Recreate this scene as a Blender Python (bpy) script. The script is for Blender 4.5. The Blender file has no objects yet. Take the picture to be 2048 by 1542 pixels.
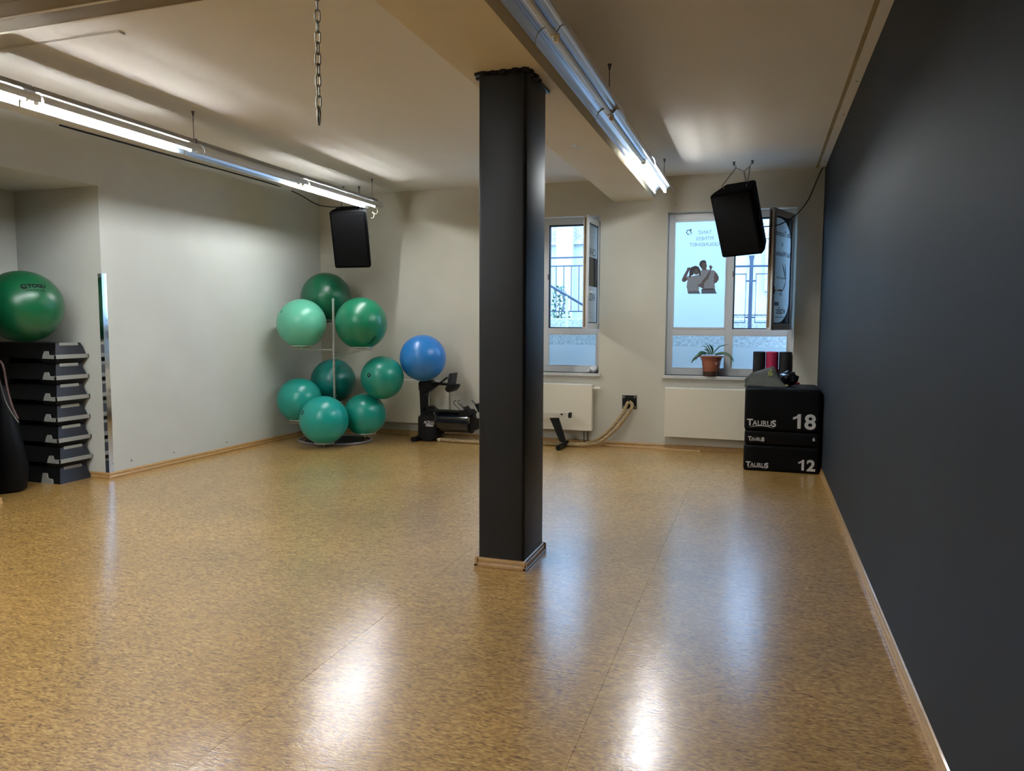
import bpy, bmesh, math, random
from mathutils import Vector, Matrix, Euler
random.seed(7)
S = bpy.context.scene
COL = S.collection
PI = math.pi

# ------------------------------------------------------------------ camera
F, YAW, PITCH, ROLL = 1491.5427, -0.3203, -0.0824, 0.0040
CAM = Vector((-0.6704, -9.673, 1.6004))
def _axes():
    cy, sy = math.cos(YAW), math.sin(YAW)
    fwd = Vector((sy*math.cos(PITCH), cy*math.cos(PITCH), math.sin(PITCH)))
    r = Vector((cy, -sy, 0)); u = r.cross(fwd)
    cr, sr = math.cos(ROLL), math.sin(ROLL)
    return cr*r+sr*u, -sr*r+cr*u, fwd
AR, AU, AF = _axes()
cd = bpy.data.cameras.new('camera'); cam = bpy.data.objects.new('camera', cd); COL.objects.link(cam)
cam.matrix_world = Matrix(((AR.x, AU.x, -AF.x, CAM.x), (AR.y, AU.y, -AF.y, CAM.y), (AR.z, AU.z, -AF.z, CAM.z), (0, 0, 0, 1)))
cd.sensor_width = 36; cd.lens = 36*F/2048; cd.clip_start = .05; cd.clip_end = 200
S.camera = cam
def _ray(px, py): return AR*((px-1024)/F)+AU*(-(py-771)/F)+AF
def atY(px, py, y): d = _ray(px, py); return CAM+d*((y-CAM.y)/d.y)
def atX(px, py, x): d = _ray(px, py); return CAM+d*((x-CAM.x)/d.x)
def atZ(px, py, z): d = _ray(px, py); return CAM+d*((z-CAM.z)/d.z)
def atD(px, py, t): return CAM+_ray(px, py)*t

# ------------------------------------------------------------------ world and exposure
SKY = 13.0
TUBE = 238.0
w = bpy.data.worlds.new('overcast_sky'); S.world = w; w.use_nodes = True
nt = w.node_tree; bgn = nt.nodes['Background']
tc = nt.nodes.new('ShaderNodeTexCoord'); sx = nt.nodes.new('ShaderNodeSeparateXYZ'); rmp = nt.nodes.new('ShaderNodeValToRGB')
nt.links.new(tc.outputs['Generated'], sx.inputs[0]); nt.links.new(sx.outputs['Z'], rmp.inputs[0])
rmp.color_ramp.elements[0].color = (.38, .64, 1, 1); rmp.color_ramp.elements[0].position = 0
rmp.color_ramp.elements[1].color = (.32, .57, 1, 1); rmp.color_ramp.elements[1].position = 1
nt.links.new(rmp.outputs[0], bgn.inputs[0]); bgn.inputs[1].default_value = SKY
S.view_settings.view_transform = 'Standard'; S.view_settings.look = 'None'
S.view_settings.gamma = 1; S.view_settings.use_curve_mapping = False
S.view_settings.exposure = 0.0
S.cycles.max_bounces = 10; S.cycles.diffuse_bounces = 6; S.cycles.glossy_bounces = 5
S.cycles.transparent_max_bounces = 12; S.cycles.sample_clamp_indirect = 6

# ------------------------------------------------------------------ materials
def s2l(c):
    return tuple(((v/255)/12.92 if v/255 <= .04045 else ((v/255+.055)/1.055)**2.4) for v in c)
MATS = {}
def mat(name, rgb, rough=.5, metal=0, coat=0, coatr=.1, noise=0, nscale=8, bump=0, bscale=60, emit=None, spec=.5, sheen=0):
    """rgb as 0-255 sRGB surface colour; low-contrast procedural noise and bump on top"""
    if name in MATS: return MATS[name]
    m = bpy.data.materials.new(name); m.use_nodes = True; n = m.node_tree; b = n.nodes['Principled BSDF']
    c = s2l(rgb)
    b.inputs['Base Color'].default_value = (*c, 1); b.inputs['Roughness'].default_value = rough
    b.inputs['Metallic'].default_value = metal; b.inputs['Coat Weight'].default_value = coat; b.inputs['Coat Roughness'].default_value = coatr
    b.inputs['Specular IOR Level'].default_value = spec
    if sheen: b.inputs['Sheen Weight'].default_value = sheen
    if emit: b.inputs['Emission Color'].default_value = (*emit[0], 1); b.inputs['Emission Strength'].default_value = emit[1]
    t = n.nodes.new('ShaderNodeTexCoord')
    if noise:
        nz = n.nodes.new('ShaderNodeTexNoise'); nz.inputs['Scale'].default_value = nscale; nz.inputs['Detail'].default_value = 5
        cr = n.nodes.new('ShaderNodeValToRGB')
        cr.color_ramp.elements[0].position = .3; cr.color_ramp.elements[1].position = .7
        cr.color_ramp.elements[0].color = (*[v*(1-noise) for v in c], 1); cr.color_ramp.elements[1].color = (*[min(1, v*(1+noise)) for v in c], 1)
        n.links.new(t.outputs['Object'], nz.inputs['Vector']); n.links.new(nz.outputs['Fac'], cr.inputs[0]); n.links.new(cr.outputs[0], b.inputs['Base Color'])
    if bump:
        nb = n.nodes.new('ShaderNodeTexNoise'); nb.inputs['Scale'].default_value = bscale; nb.inputs['Detail'].default_value = 4
        bp = n.nodes.new('ShaderNodeBump'); bp.inputs['Strength'].default_value = bump; bp.inputs['Distance'].default_value = .002
        n.links.new(t.outputs['Object'], nb.inputs['Vector']); n.links.new(nb.outputs['Fac'], bp.inputs['Height']); n.links.new(bp.outputs[0], b.inputs['Normal'])
    MATS[name] = m; return m

def floor_mat():
    m = bpy.data.materials.new('strand_cork_varnish'); m.use_nodes = True; n = m.node_tree; L = n.links; b = n.nodes['Principled BSDF']
    N = n.nodes.new
    t = N('ShaderNodeTexCoord'); geo = N('ShaderNodeNewGeometry')
    # distorted lookup so the strands lie in all directions
    dn = N('ShaderNodeTexNoise'); dn.inputs['Scale'].default_value = 5; dn.inputs['Detail'].default_value = 2
    L.new(geo.outputs['Position'], dn.inputs['Vector'])
    mx = N('ShaderNodeVectorMath'); mx.operation = 'MULTIPLY_ADD'; mx.inputs[1].default_value = (.05, .05, 0)
    L.new(dn.outputs['Color'], mx.inputs[0]); L.new(geo.outputs['Position'], mx.inputs[2])
    def strand(scale, ang, sx_, sy_):
        mp = N('ShaderNodeMapping'); mp.inputs['Rotation'].default_value = (0, 0, ang); mp.inputs['Scale'].default_value = (sx_, sy_, 1)
        L.new(mx.outputs[0], mp.inputs['Vector'])
        z = N('ShaderNodeTexNoise'); z.inputs['Scale'].default_value = scale; z.inputs['Detail'].default_value = 3; z.inputs['Roughness'].default_value = .6
        L.new(mp.outputs[0], z.inputs['Vector']); return z.outputs['Fac']
    def fmix(f, a_, b_):
        q = N('ShaderNodeMix'); q.data_type = 'FLOAT'
        if isinstance(f, float): q.inputs[0].default_value = f
        else: L.new(f, q.inputs[0])
        L.new(a_, q.inputs[2]); L.new(b_, q.inputs[3]); return q.outputs[0]
    def mask(scale, off):
        mp = N('ShaderNodeMapping'); mp.inputs['Location'].default_value = off; L.new(geo.outputs['Position'], mp.inputs['Vector'])
        z = N('ShaderNodeTexNoise'); z.inputs['Scale'].default_value = scale; z.inputs['Detail'].default_value = 1; L.new(mp.outputs[0], z.inputs['Vector'])
        m_ = N('ShaderNodeMapRange'); m_.inputs[1].default_value = .44; m_.inputs[2].default_value = .56; L.new(z.outputs['Fac'], m_.inputs[0]); return m_.outputs[0]
    f1 = strand(30, .45, 1, 3.4); f2 = strand(32, 1.25, 1, 3.4); f3 = strand(30, 2.3, 1, 3.4)
    fine = fmix(mask(16, (3, 1, 0)), fmix(mask(11, (0, 0, 0)), f1, f2), f3)
    big = fmix(mask(5, (7, 2, 0)), strand(9, .6, 1, 3.5), strand(9, 2.0, 1, 3.5))
    mBo = fmix(.28, fine, big)
    class _O: outputs = [mBo]
    mB = _O
    cr = N('ShaderNodeValToRGB'); e = cr.color_ramp.elements
    e[0].position = .37; e[0].color = (*s2l((112, 78, 38)), 1); e[1].position = .63; e[1].color = (*s2l((228, 190, 120)), 1)
    x = e.new(.44); x.color = (*s2l((160, 120, 64)), 1); x = e.new(.51); x.color = (*s2l((196, 152, 82)), 1)
    L.new(mB.outputs[0], cr.inputs[0])
    # broad wear tint
    wn = N('ShaderNodeTexNoise'); wn.inputs['Scale'].default_value = 1.3; wn.inputs['Detail'].default_value = 4
    L.new(geo.outputs['Position'], wn.inputs['Vector'])
    wr = N('ShaderNodeMapRange'); wr.inputs[1].default_value = .3; wr.inputs[2].default_value = .7; wr.inputs[3].default_value = .86; wr.inputs[4].default_value = 1.12
    L.new(wn.outputs['Fac'], wr.inputs[0])
    mm = N('ShaderNodeMix'); mm.data_type = 'RGBA'; mm.blend_type = 'MULTIPLY'; mm.inputs[0].default_value = 1
    L.new(cr.outputs[0], mm.inputs[6]); L.new(wr.outputs[0], mm.inputs[7])
    # small dark flecks
    vo = N('ShaderNodeTexVoronoi'); vo.inputs['Scale'].default_value = 38; vo.inputs['Randomness'].default_value = 1; L.new(mx.outputs[0], vo.inputs['Vector'])
    fr = N('ShaderNodeMapRange'); fr.inputs[1].default_value = .05; fr.inputs[2].default_value = .14; fr.inputs[3].default_value = .45; fr.inputs[4].default_value = 1
    L.new(vo.outputs['Distance'], fr.inputs[0])
    m2 = N('ShaderNodeMix'); m2.data_type = 'RGBA'; m2.blend_type = 'MULTIPLY'; m2.inputs[0].default_value = .5
    L.new(mm.outputs[2], m2.inputs[6]); L.new(fr.outputs[0], m2.inputs[7])
    L.new(m2.outputs[2], b.inputs['Base Color'])
    b.inputs['Roughness'].default_value = .42
    b.inputs['Coat Weight'].default_value = 1; b.inputs['Coat IOR'].default_value = 1.85; b.inputs['Coat Roughness'].default_value = .18
    bn = N('ShaderNodeBump'); bn.inputs['Strength'].default_value = .75; bn.inputs['Distance'].default_value = .0016
    L.new(mB.outputs[0], bn.inputs['Height']); L.new(bn.outputs[0], b.inputs['Normal'])
    bc = N('ShaderNodeBump'); bc.inputs['Strength'].default_value = .55; bc.inputs['Distance'].default_value = .0024
    L.new(mB.outputs[0], bc.inputs['Height']); L.new(bc.outputs[0], b.inputs['Coat Normal'])
    return m
M_FLOOR = floor_mat()
M_WALL = mat('wall_paint', (204, 207, 202), .75, noise=.03, nscale=2, bump=.25, bscale=90)
M_WALLB = mat('window_wall_paint', (200, 196, 182), .75, noise=.04, nscale=2, bump=.25, bscale=90)
M_CEIL = mat('ceiling_paint', (226, 222, 212), .8, noise=.02, nscale=1.5, bump=.2, bscale=70)
M_BEAM = mat('beam_paint', (224, 212, 182), .7, noise=.03, nscale=2, bump=.2, bscale=70)
M_SLATE = mat('slate_wall_paint', (36, 42, 50), .6, noise=.06, nscale=3, bump=.3, bscale=140, spec=.2)
M_COLUMN = mat('column_paint', (24, 25, 27), .44, spec=.35, noise=.06, nscale=4, bump=.15, bscale=60)
M_WOOD = mat('skirting_wood', (186, 148, 96), .3, noise=.12, nscale=30, coat=.8)
M_WOODL = mat('pale_batten_wood', (205, 168, 118), .4, noise=.1, nscale=30)
M_PVC = mat('window_pvc', (205, 208, 210), .3, noise=.02, nscale=3)
M_GASKET = mat('rubber_gasket', (28, 32, 40), .6, noise=.1)
M_SILL = mat('sill_stone', (200, 200, 196), .3, noise=.05, nscale=14)
M_BRASS = mat('hardware_bronze', (120, 95, 60), .4, metal=.8, noise=.1)
M_STEEL = mat('galvanised_steel', (150, 150, 142), .3, metal=1, noise=.15, nscale=30)
M_STAND = mat('stand_steel', (215, 215, 208), .3, metal=.85, noise=.1, nscale=30)
M_DSTEEL = mat('dull_steel', (110, 108, 104), .4, metal=.9, noise=.15, nscale=30)
M_CHROME = mat('polished_steel', (225, 230, 235), .07, metal=1, noise=.03)
M_BLACK = mat('black_plastic', (7, 8, 9), .5, spec=.25, noise=.2, nscale=12)
M_BLACKG = mat('black_gloss', (8, 10, 14), .12, noise=.1, coat=.5)
M_VINYL = mat('black_vinyl', (5, 6, 9), .5, spec=.15, noise=.25, nscale=5, bump=.6, bscale=14)
M_CARPET = mat('speaker_carpet', (4, 4, 5), .9, spec=.06, noise=.25, nscale=60, bump=.5, bscale=240, sheen=0)
M_GRILLE = mat('speaker_grille', (4, 4, 5), .6, noise=.3, nscale=120, spec=.1)
M_WHITE = mat('white_print', (205, 205, 205), .6, noise=.02)
M_RAD = mat('radiator_enamel', (226, 219, 200), .3, noise=.015, nscale=2)
M_GREYP = mat('grey_rubber_band', (150, 152, 148), .6, noise=.05, nscale=10, bump=.1)
M_NAVY = mat('step_plastic', (27, 31, 42), .5, noise=.1, nscale=12, bump=.2, bscale=200)
M_ROPE = mat('hemp_rope', (176, 152, 112), .85, noise=.2, nscale=60, bump=.6, bscale=300)
M_POT = mat('terracotta_plastic', (150, 88, 66), .55, noise=.08, nscale=12)
M_POTD = mat('brown_saucer', (60, 40, 32), .3, noise=.15, nscale=14)
M_SOIL = mat('potting_soil', (38, 28, 22), .95, noise=.3, nscale=50, bump=1, bscale=80)
M_LEAF = mat('leaf_green', (44, 84, 56), .4, noise=.25, nscale=12)
M_RED = mat('red_foam', (170, 30, 72), .7, noise=.05, nscale=30, bump=.3, bscale=150)
M_BFOAM = mat('black_foam', (9, 10, 11), .75, noise=.15, nscale=30, bump=.4, bscale=150)
M_BAGG = mat('grey_bag_cloth', (78, 80, 76), .8, noise=.12, nscale=10, bump=.4, bscale=250)
M_OLIVE = mat('olive_print', (132, 138, 58), .7, noise=.05)
M_CREAM = mat('cream_plastic', (225, 215, 185), .5, noise=.03)
M_CLOTH = mat('white_cloth', (215, 215, 215), .85, noise=.05, bump=.3, bscale=100)
M_YEL = mat('yellowed_caulk', (160, 143, 100), .7, noise=.12, nscale=6)
M_CONC = mat('pebbled_concrete', (150, 150, 148), .9, noise=.35, nscale=28, bump=1, bscale=45)
M_RENDER = mat('pale_render', (160, 164, 164), .9, noise=.07, nscale=4, bump=.4, bscale=30)
M_IRON = mat('painted_iron', (44, 54, 70), .5, noise=.1)
M_RUSTY = mat('strap_fabric', (92, 70, 66), .8, noise=.2, nscale=30)
M_SATIN = mat('dark_print', (70, 72, 76), .8, noise=.02)
M_GREYPR = mat('grey_print', (150, 160, 166), .8, noise=.02)
M_SKIN = mat('printed_skin', (108, 99, 102), .8, noise=.05, nscale=20)
M_SHIRT = mat('printed_shirt', (148, 156, 168), .8, noise=.05, nscale=20)
M_HAIR = mat('printed_hair', (76, 73, 77), .8, noise=.1, nscale=30)
M_DENIM = mat('printed_denim', (100, 112, 126), .8, noise=.05, nscale=30)

def brick_mat():
    m = bpy.data.materials.new('far_brickwork'); m.use_nodes = True; n = m.node_tree; b = n.nodes['Principled BSDF']
    t = n.nodes.new('ShaderNodeTexCoord'); mp = n.nodes.new('ShaderNodeMapping'); mp.inputs['Rotation'].default_value = (PI/2, 0, 0)
    br = n.nodes.new('ShaderNodeTexBrick'); br.inputs['Scale'].default_value = 6
    br.inputs['Color1'].default_value = (*s2l((150, 140, 138)), 1); br.inputs['Color2'].default_value = (*s2l((125, 120, 124)), 1); br.inputs['Mortar'].default_value = (*s2l((190, 190, 188)), 1)
    n.links.new(t.outputs['Object'], mp.inputs[0]); n.links.new(mp.outputs[0], br.inputs[0]); n.links.new(br.outputs[0], b.inputs['Base Color']); b.inputs['Roughness'].default_value = .9
    return m
M_BRICK = brick_mat()
def perforated_mat():
    m = bpy.data.materials.new('perforated_reflector'); m.use_nodes = True; n = m.node_tree; b = n.nodes['Principled BSDF']; L = n.links
    t = n.nodes.new('ShaderNodeTexCoord'); mp = n.nodes.new('ShaderNodeMapping'); mp.inputs['Scale'].default_value = (1/.012, 1/.011, 0)
    fr = n.nodes.new('ShaderNodeVectorMath'); fr.operation = 'FRACTION'; sb = n.nodes.new('ShaderNodeVectorMath'); sb.operation = 'SUBTRACT'; sb.inputs[1].default_value = (.5, .5, 0)
    ln = n.nodes.new('ShaderNodeVectorMath'); ln.operation = 'LENGTH'
    L.new(t.outputs['Object'], mp.inputs[0]); L.new(mp.outputs[0], fr.inputs[0]); L.new(fr.outputs[0], sb.inputs[0]); L.new(sb.outputs[0], ln.inputs[0])
    lt = n.nodes.new('ShaderNodeMath'); lt.operation = 'LESS_THAN'; lt.inputs[1].default_value = .30; L.new(ln.outputs['Value'], lt.inputs[0])
    sp = n.nodes.new('ShaderNodeSeparateXYZ'); L.new(t.outputs['Object'], sp.inputs[0])
    ab = n.nodes.new('ShaderNodeMath'); ab.operation = 'ABSOLUTE'; L.new(sp.outputs['X'], ab.inputs[0])
    g = n.nodes.new('ShaderNodeMath'); g.operation = 'GREATER_THAN'; g.inputs[1].default_value = .034; L.new(ab.outputs[0], g.inputs[0])
    g2 = n.nodes.new('ShaderNodeMath'); g2.operation = 'LESS_THAN'; g2.inputs[1].default_value = .0945; L.new(ab.outputs[0], g2.inputs[0])
    m0 = n.nodes.new('ShaderNodeMath'); m0.operation = 'MULTIPLY'; L.new(g.outputs[0], m0.inputs[0]); L.new(g2.outputs[0], m0.inputs[1])
    mu = n.nodes.new('ShaderNodeMath'); mu.operation = 'MULTIPLY'; L.new(lt.outputs[0], mu.inputs[0]); L.new(m0.outputs[0], mu.inputs[1])
    mx = n.nodes.new('ShaderNodeMix'); mx.data_type = 'RGBA'; mx.inputs[6].default_value = (.72, .77, .84, 1); mx.inputs[7].default_value = (.10, .10, .11, 1)
    b.inputs['Base Color'].default_value = (.72, .77, .84, 1); b.inputs['Metallic'].default_value = 1; b.inputs['Roughness'].default_value = .3
    n.nodes.remove(mx); tr = n.nodes.new('ShaderNodeBsdfTransparent'); ms = n.nodes.new('ShaderNodeMixShader')
    L.new(mu.outputs[0], ms.inputs[0]); L.new(b.outputs[0], ms.inputs[1]); L.new(tr.outputs[0], ms.inputs[2]); L.new(ms.outputs[0], n.nodes['Material Output'].inputs[0])
    return m
M_REFL = perforated_mat()
def glass_mat():
    m = bpy.data.materials.new('clear_glass'); m.use_nodes = True; n = m.node_tree; n.nodes.remove(n.nodes['Principled BSDF']); o = n.nodes['Material Output']
    tr = n.nodes.new('ShaderNodeBsdfTransparent'); tr.inputs[0].default_value = (.93, .96, .96, 1); gl = n.nodes.new('ShaderNodeBsdfGlossy'); gl.inputs['Roughness'].default_value = .03
    fz = n.nodes.new('ShaderNodeFresnel'); fz.inputs[0].default_value = 1.45; mx = n.nodes.new('ShaderNodeMixShader')
    n.links.new(fz.outputs[0], mx.inputs[0]); n.links.new(tr.outputs[0], mx.inputs[1]); n.links.new(gl.outputs[0], mx.inputs[2]); n.links.new(mx.outputs[0], o.inputs[0]); return m
M_GLASS = glass_mat()
def film_mat():
    m = bpy.data.materials.new('frosted_film'); m.use_nodes = True; n = m.node_tree; n.nodes.remove(n.nodes['Principled BSDF']); o = n.nodes['Material Output']
    tl = n.nodes.new('ShaderNodeBsdfTranslucent'); tl.inputs[0].default_value = (.84, .92, .92, 1); df = n.nodes.new('ShaderNodeBsdfDiffuse'); df.inputs[0].default_value = (.8, .84, .86, 1)
    nz = n.nodes.new('ShaderNodeTexNoise'); nz.inputs['Scale'].default_value = 3; mr = n.nodes.new('ShaderNodeMapRange'); mr.inputs[3].default_value = .16; mr.inputs[4].default_value = .24
    mx = n.nodes.new('ShaderNodeMixShader'); n.links.new(nz.outputs['Fac'], mr.inputs[0]); n.links.new(mr.outputs[0], mx.inputs[0])
    rf = n.nodes.new('ShaderNodeBsdfRefraction'); rf.inputs['Color'].default_value = (.86, .94, .96, 1); rf.inputs['Roughness'].default_value = .75; rf.inputs['IOR'].default_value = 1.25
    m2 = n.nodes.new('ShaderNodeMixShader'); m2.inputs[0].default_value = .5; n.links.new(tl.outputs[0], m2.inputs[1]); n.links.new(rf.outputs[0], m2.inputs[2])
    n.links.new(m2.outputs[0], mx.inputs[1]); n.links.new(df.outputs[0], mx.inputs[2]); n.links.new(mx.outputs[0], o.inputs[0]); return m
M_FILM = film_mat()
def tube_mat(name, lit):
    if lit: return mat(name, (240, 240, 235), .4, emit=((.97, 1, 1), TUBE), noise=.01)
    return mat(name, (225, 228, 230), .25, noise=.01)
M_TUBE_ON = tube_mat('lit_tube', True); M_TUBE_OFF = tube_mat('unlit_tube', False)
def ball_mat(name, rgb, rough=.33):
    m = mat(name, rgb, rough, noise=.07, nscale=3, spec=.45, coat=.25, coatr=.25)
    n = m.node_tree; b = n.nodes['Principled BSDF']
    t = n.nodes.new('ShaderNodeTexCoord'); wv = n.nodes.new('ShaderNodeTexWave'); wv.inputs['Scale'].default_value = 38; wv.bands_direction = 'Z'
    bp = n.nodes.new('ShaderNodeBump'); bp.inputs['Strength'].default_value = .06; bp.inputs['Distance'].default_value = .001
    n.links.new(t.outputs['Object'], wv.inputs[0]); n.links.new(wv.outputs['Fac'], bp.inputs['Height']); n.links.new(bp.outputs[0], b.inputs['Normal'])
    return m

# ------------------------------------------------------------------ mesh helpers
def link(o, parent=None):
    COL.objects.link(o)
    if parent is not None: o.parent = parent
    return o
def tag(o, label=None, cat=None, group=None, kind=None):
    if label: o['label'] = label
    if cat: o['category'] = cat
    if group: o['group'] = group
    if kind: o['kind'] = kind
    return o
def thing(name, label, cat, loc=(0, 0, 0), rot=(0, 0, 0), group=None, kind=None):
    o = bpy.data.objects.new(name, None); o.empty_display_size = .1; COL.objects.link(o)
    o.location = loc; o.rotation_euler = rot
    return tag(o, label, cat, group, kind)
def obj(name, bm, m, parent=None, smooth=False, loc=None, rot=None):
    bmesh.ops.recalc_face_normals(bm, faces=bm.faces)
    me = bpy.data.meshes.new(name); bm.to_mesh(me); bm.free()
    for mm in (m if isinstance(m, (list, tuple)) else [m]): me.materials.append(mm)
    if smooth:
        for p in me.polygons: p.use_smooth = True
        if smooth == 'auto':
            me.set_sharp_from_angle(angle=math.radians(40))
    o = bpy.data.objects.new(name, me); link(o, parent)
    if loc is not None: o.location = loc
    if rot is not None: o.rotation_euler = rot
    return o
def new(): return bmesh.new()
def box(bm, x0, x1, y0, y1, z0, z1, bev=0, seg=2, M=None):
    vs = [bm.verts.new((x, y, z)) for z in (z0, z1) for y in (y0, y1) for x in (x0, x1)]
    fs = [bm.faces.new([vs[i] for i in f]) for f in ((0, 2, 3, 1), (4, 5, 7, 6), (0, 1, 5, 4), (2, 6, 7, 3), (0, 4, 6, 2), (1, 3, 7, 5))]
    if bev:
        es = list({e for f in fs for e in f.edges})
        r = bmesh.ops.bevel(bm, geom=es, offset=bev, segments=seg, profile=.5, affect='EDGES')
        vs = list({v for f in r['faces'] for v in f.verts} | {v for v in vs if v.is_valid})
    if M is not None: bmesh.ops.transform(bm, matrix=M, verts=[v for v in vs if v.is_valid])
    return vs
def bx(*a, **k): bm = new(); box(bm, *a, **k); return bm
def sheet(x0, x1, y, z0, z1, poly=None):
    bm = new(); bm.faces.new([bm.verts.new((u, y, v)) for u, v in (poly or ((x0, z0), (x1, z0), (x1, z1), (x0, z1)))]); return bm
def frames(pts):
    pts = [Vector(p) for p in pts]; T = []
    for i in range(len(pts)):
        a = pts[max(0, i-1)]; b = pts[min(len(pts)-1, i+1)]; T.append((b-a).normalized())
    up = Vector((0, 0, 1)) if abs(T[0].z) < .9 else Vector((1, 0, 0))
    n = (up-T[0]*up.dot(T[0])).normalized(); out = []
    for i, t in enumerate(T):
        n = (n-t*n.dot(t)).normalized(); out.append((pts[i], t, n, t.cross(n)))
    return out
def tube(bm, pts, r, seg=8, closed=False, cap=True):
    fr = frames(pts); rings = []
    if closed:
        P = [Vector(p) for p in pts]; k = len(P); fr = []
        nrm = Vector((0, 0, 0))
        for i in range(k): nrm += P[i].cross(P[(i+1) % k])
        nrm.normalize()
        for i in range(k):
            t = (P[(i+1) % k]-P[i-1]).normalized(); fr.append((P[i], t, nrm, t.cross(nrm)))
    for i, (p, t, n, b) in enumerate(fr):
        rr = r[i] if isinstance(r, (list, tuple)) else r
        rings.append([bm.verts.new(p+(n*math.cos(2*PI*j/seg)+b*math.sin(2*PI*j/seg))*rr) for j in range(seg)])
    m = len(rings)
    for i in range(m if closed else m-1):
        A = rings[i]; B = rings[(i+1) % m]
        for j in range(seg): bm.faces.new((A[j], A[(j+1) % seg], B[(j+1) % seg], B[j]))
    if cap and not closed:
        bm.faces.new(rings[0][::-1]); bm.faces.new(rings[-1])
    return bm
def tb(pts, r, seg=8, **k): return tube(new(), pts, r, seg, **k)
def lathe(bm, prof, seg=32, c=(0, 0, 0)):
    rings = []
    for r, z in prof:
        if r < 1e-6: rings.append([bm.verts.new((c[0], c[1], c[2]+z))])
        else: rings.append([bm.verts.new((c[0]+r*math.cos(2*PI*j/seg), c[1]+r*math.sin(2*PI*j/seg), c[2]+z)) for j in range(seg)])
    for A, B in zip(rings, rings[1:]):
        for j in range(seg):
            k = (j+1) % seg
            if len(A) == 1 and len(B) == 1: continue
            if len(A) == 1: bm.faces.new((A[0], B[j], B[k]))
            elif len(B) == 1: bm.faces.new((A[j], A[k], B[0]))
            else: bm.faces.new((A[j], A[k], B[k], B[j]))
    return bm
def prism(bm, poly, axis, a, b):
    """extrude a 2-D polygon along an axis between a and b; poly coordinates are the other two axes in order"""
    def P(u, v, w):
        return {'x': (w, u, v), 'y': (u, w, v), 'z': (u, v, w)}[axis]
    A = [bm.verts.new(P(u, v, a)) for u, v in poly]; B = [bm.verts.new(P(u, v, b)) for u, v in poly]
    k = len(poly); bm.faces.new(A); bm.faces.new(B[::-1])
    for i in range(k): bm.faces.new((A[i], B[i], B[(i+1) % k], A[(i+1) % k]))
    return bm
def text_obj(name, body, size, m, parent, loc, rot, mirror=False, extrude=.0006, align='LEFT', shear=0, bold=0, sx_=1.0):
    cu = bpy.data.curves.new(name, 'FONT'); cu.body = body; cu.size = size; cu.extrude = extrude; cu.align_x = align; cu.shear = shear; cu.offset = bold; cu.resolution_u = 3
    t = bpy.data.objects.new(name, cu); COL.objects.link(t)
    dg = bpy.context.evaluated_depsgraph_get(); me = bpy.data.meshes.new_from_object(t.evaluated_get(dg))
    COL.objects.unlink(t); bpy.data.objects.remove(t); bpy.data.curves.remove(cu)
    s = -1 if mirror else 1
    for v in me.vertices: v.co.x *= s*sx_
    if mirror: me.flip_normals()
    me.materials.clear(); me.materials.append(m)
    o = bpy.data.objects.new(name, me); link(o, parent); o.location = loc; o.rotation_euler = rot
    return o
def struct(name, bm, m, parent=None, label=None, smooth=False):
    o = obj(name, bm, m, parent, smooth)
    if parent is None: o['kind'] = 'structure'
    if label: o['label'] = label
    return o

# ------------------------------------------------------------------ room shell
H = 3.455; ZB = 3.169
YN = -13.2
fl = struct('floor', bx(-8.3, .25, YN-.2, .35, -.12, -.006), mat('screed', (60, 48, 36), .9, noise=.1), label='strand cork floor with worn glossy varnish')
PX0 = -1.2905; GAP = .0007
k = 0
for ix in range(-5, 2):
    xa = PX0+ix*1.29; xb = xa+1.29
    for iy in range(-1, 7):
        yb = -7.08+1.29*(5.5)-iy*2.58+(1.29 if ix % 2 else 0)-1.29*.01; ya = yb-2.58
        X0, X1, Y0, Y1 = max(xa, -8.15)+GAP, min(xb, 0)-GAP, max(ya, YN)+GAP, min(yb, .0)-GAP
        if X1-X0 < .02 or Y1-Y0 < .02: continue
        obj('floor_panel', bx(X0, X1, Y0, Y1, -.006, 0), M_FLOOR, fl); k += 1
struct('ceiling', bx(-8.3, .25, YN-.2, .35, H, H+.2), M_CEIL)
wr_ = struct('wall_right', bx(0, .25, YN-.2, .35, -.12, H+.1), M_SLATE, label='dark slate-blue painted wall')
struct('wall_front', bx(-8.3, .25, YN-.2, YN, -.12, H+.1), M_WALL)
# left wall, slightly out of square, with the storage recess
def lx(y): return -6.87+.0263*y
YJ, YP, ZR = -3.80, -4.955, 2.955
bm = new()
prism(bm, [(lx(0.3), .3), (-8.3, .3), (-8.3, YJ), (lx(YJ), YJ)], 'z', -.12, H+.1)
struct('wall_left', bm, M_WALL)
bm = new(); prism(bm, [(lx(YJ), YJ), (-8.3, YJ), (-8.3, YP), (lx(YP), YP)], 'z', ZR, H+.1)
struct('wall_left', bm, M_WALL, label='wall over the storage recess')
struct('wall_left', bx(-8.3, -8.1, YP, YJ, -.12, H), M_WALL, label='back of the storage recess')
bm = new(); prism(bm, [(lx(YP), YP), (-8.3, YP), (-8.3, YN), (lx(YP), YN)], 'z', -.12, H+.1)
struct('wall_left', bm, M_SLATE, label='dark painted pier left of the recess')
# back wall with two window openings
W2 = (-1.818, -.285); W1 = (-4.22, -2.679); ZW0, ZW1 = .955, 3.008; WT = .30
bm = new()
for a, b in ((-8.3, W1[0]), (W1[1], W2[0]), (W2[1], .25)): box(bm, a, b, 0, WT, ZW0, ZW1)
box(bm, -8.3, .25, 0, WT, -.12, ZW0); box(bm, -8.3, .25, 0, WT, ZW1, H+.1)
struct('wall_back', bm, M_WALLB)
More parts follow.
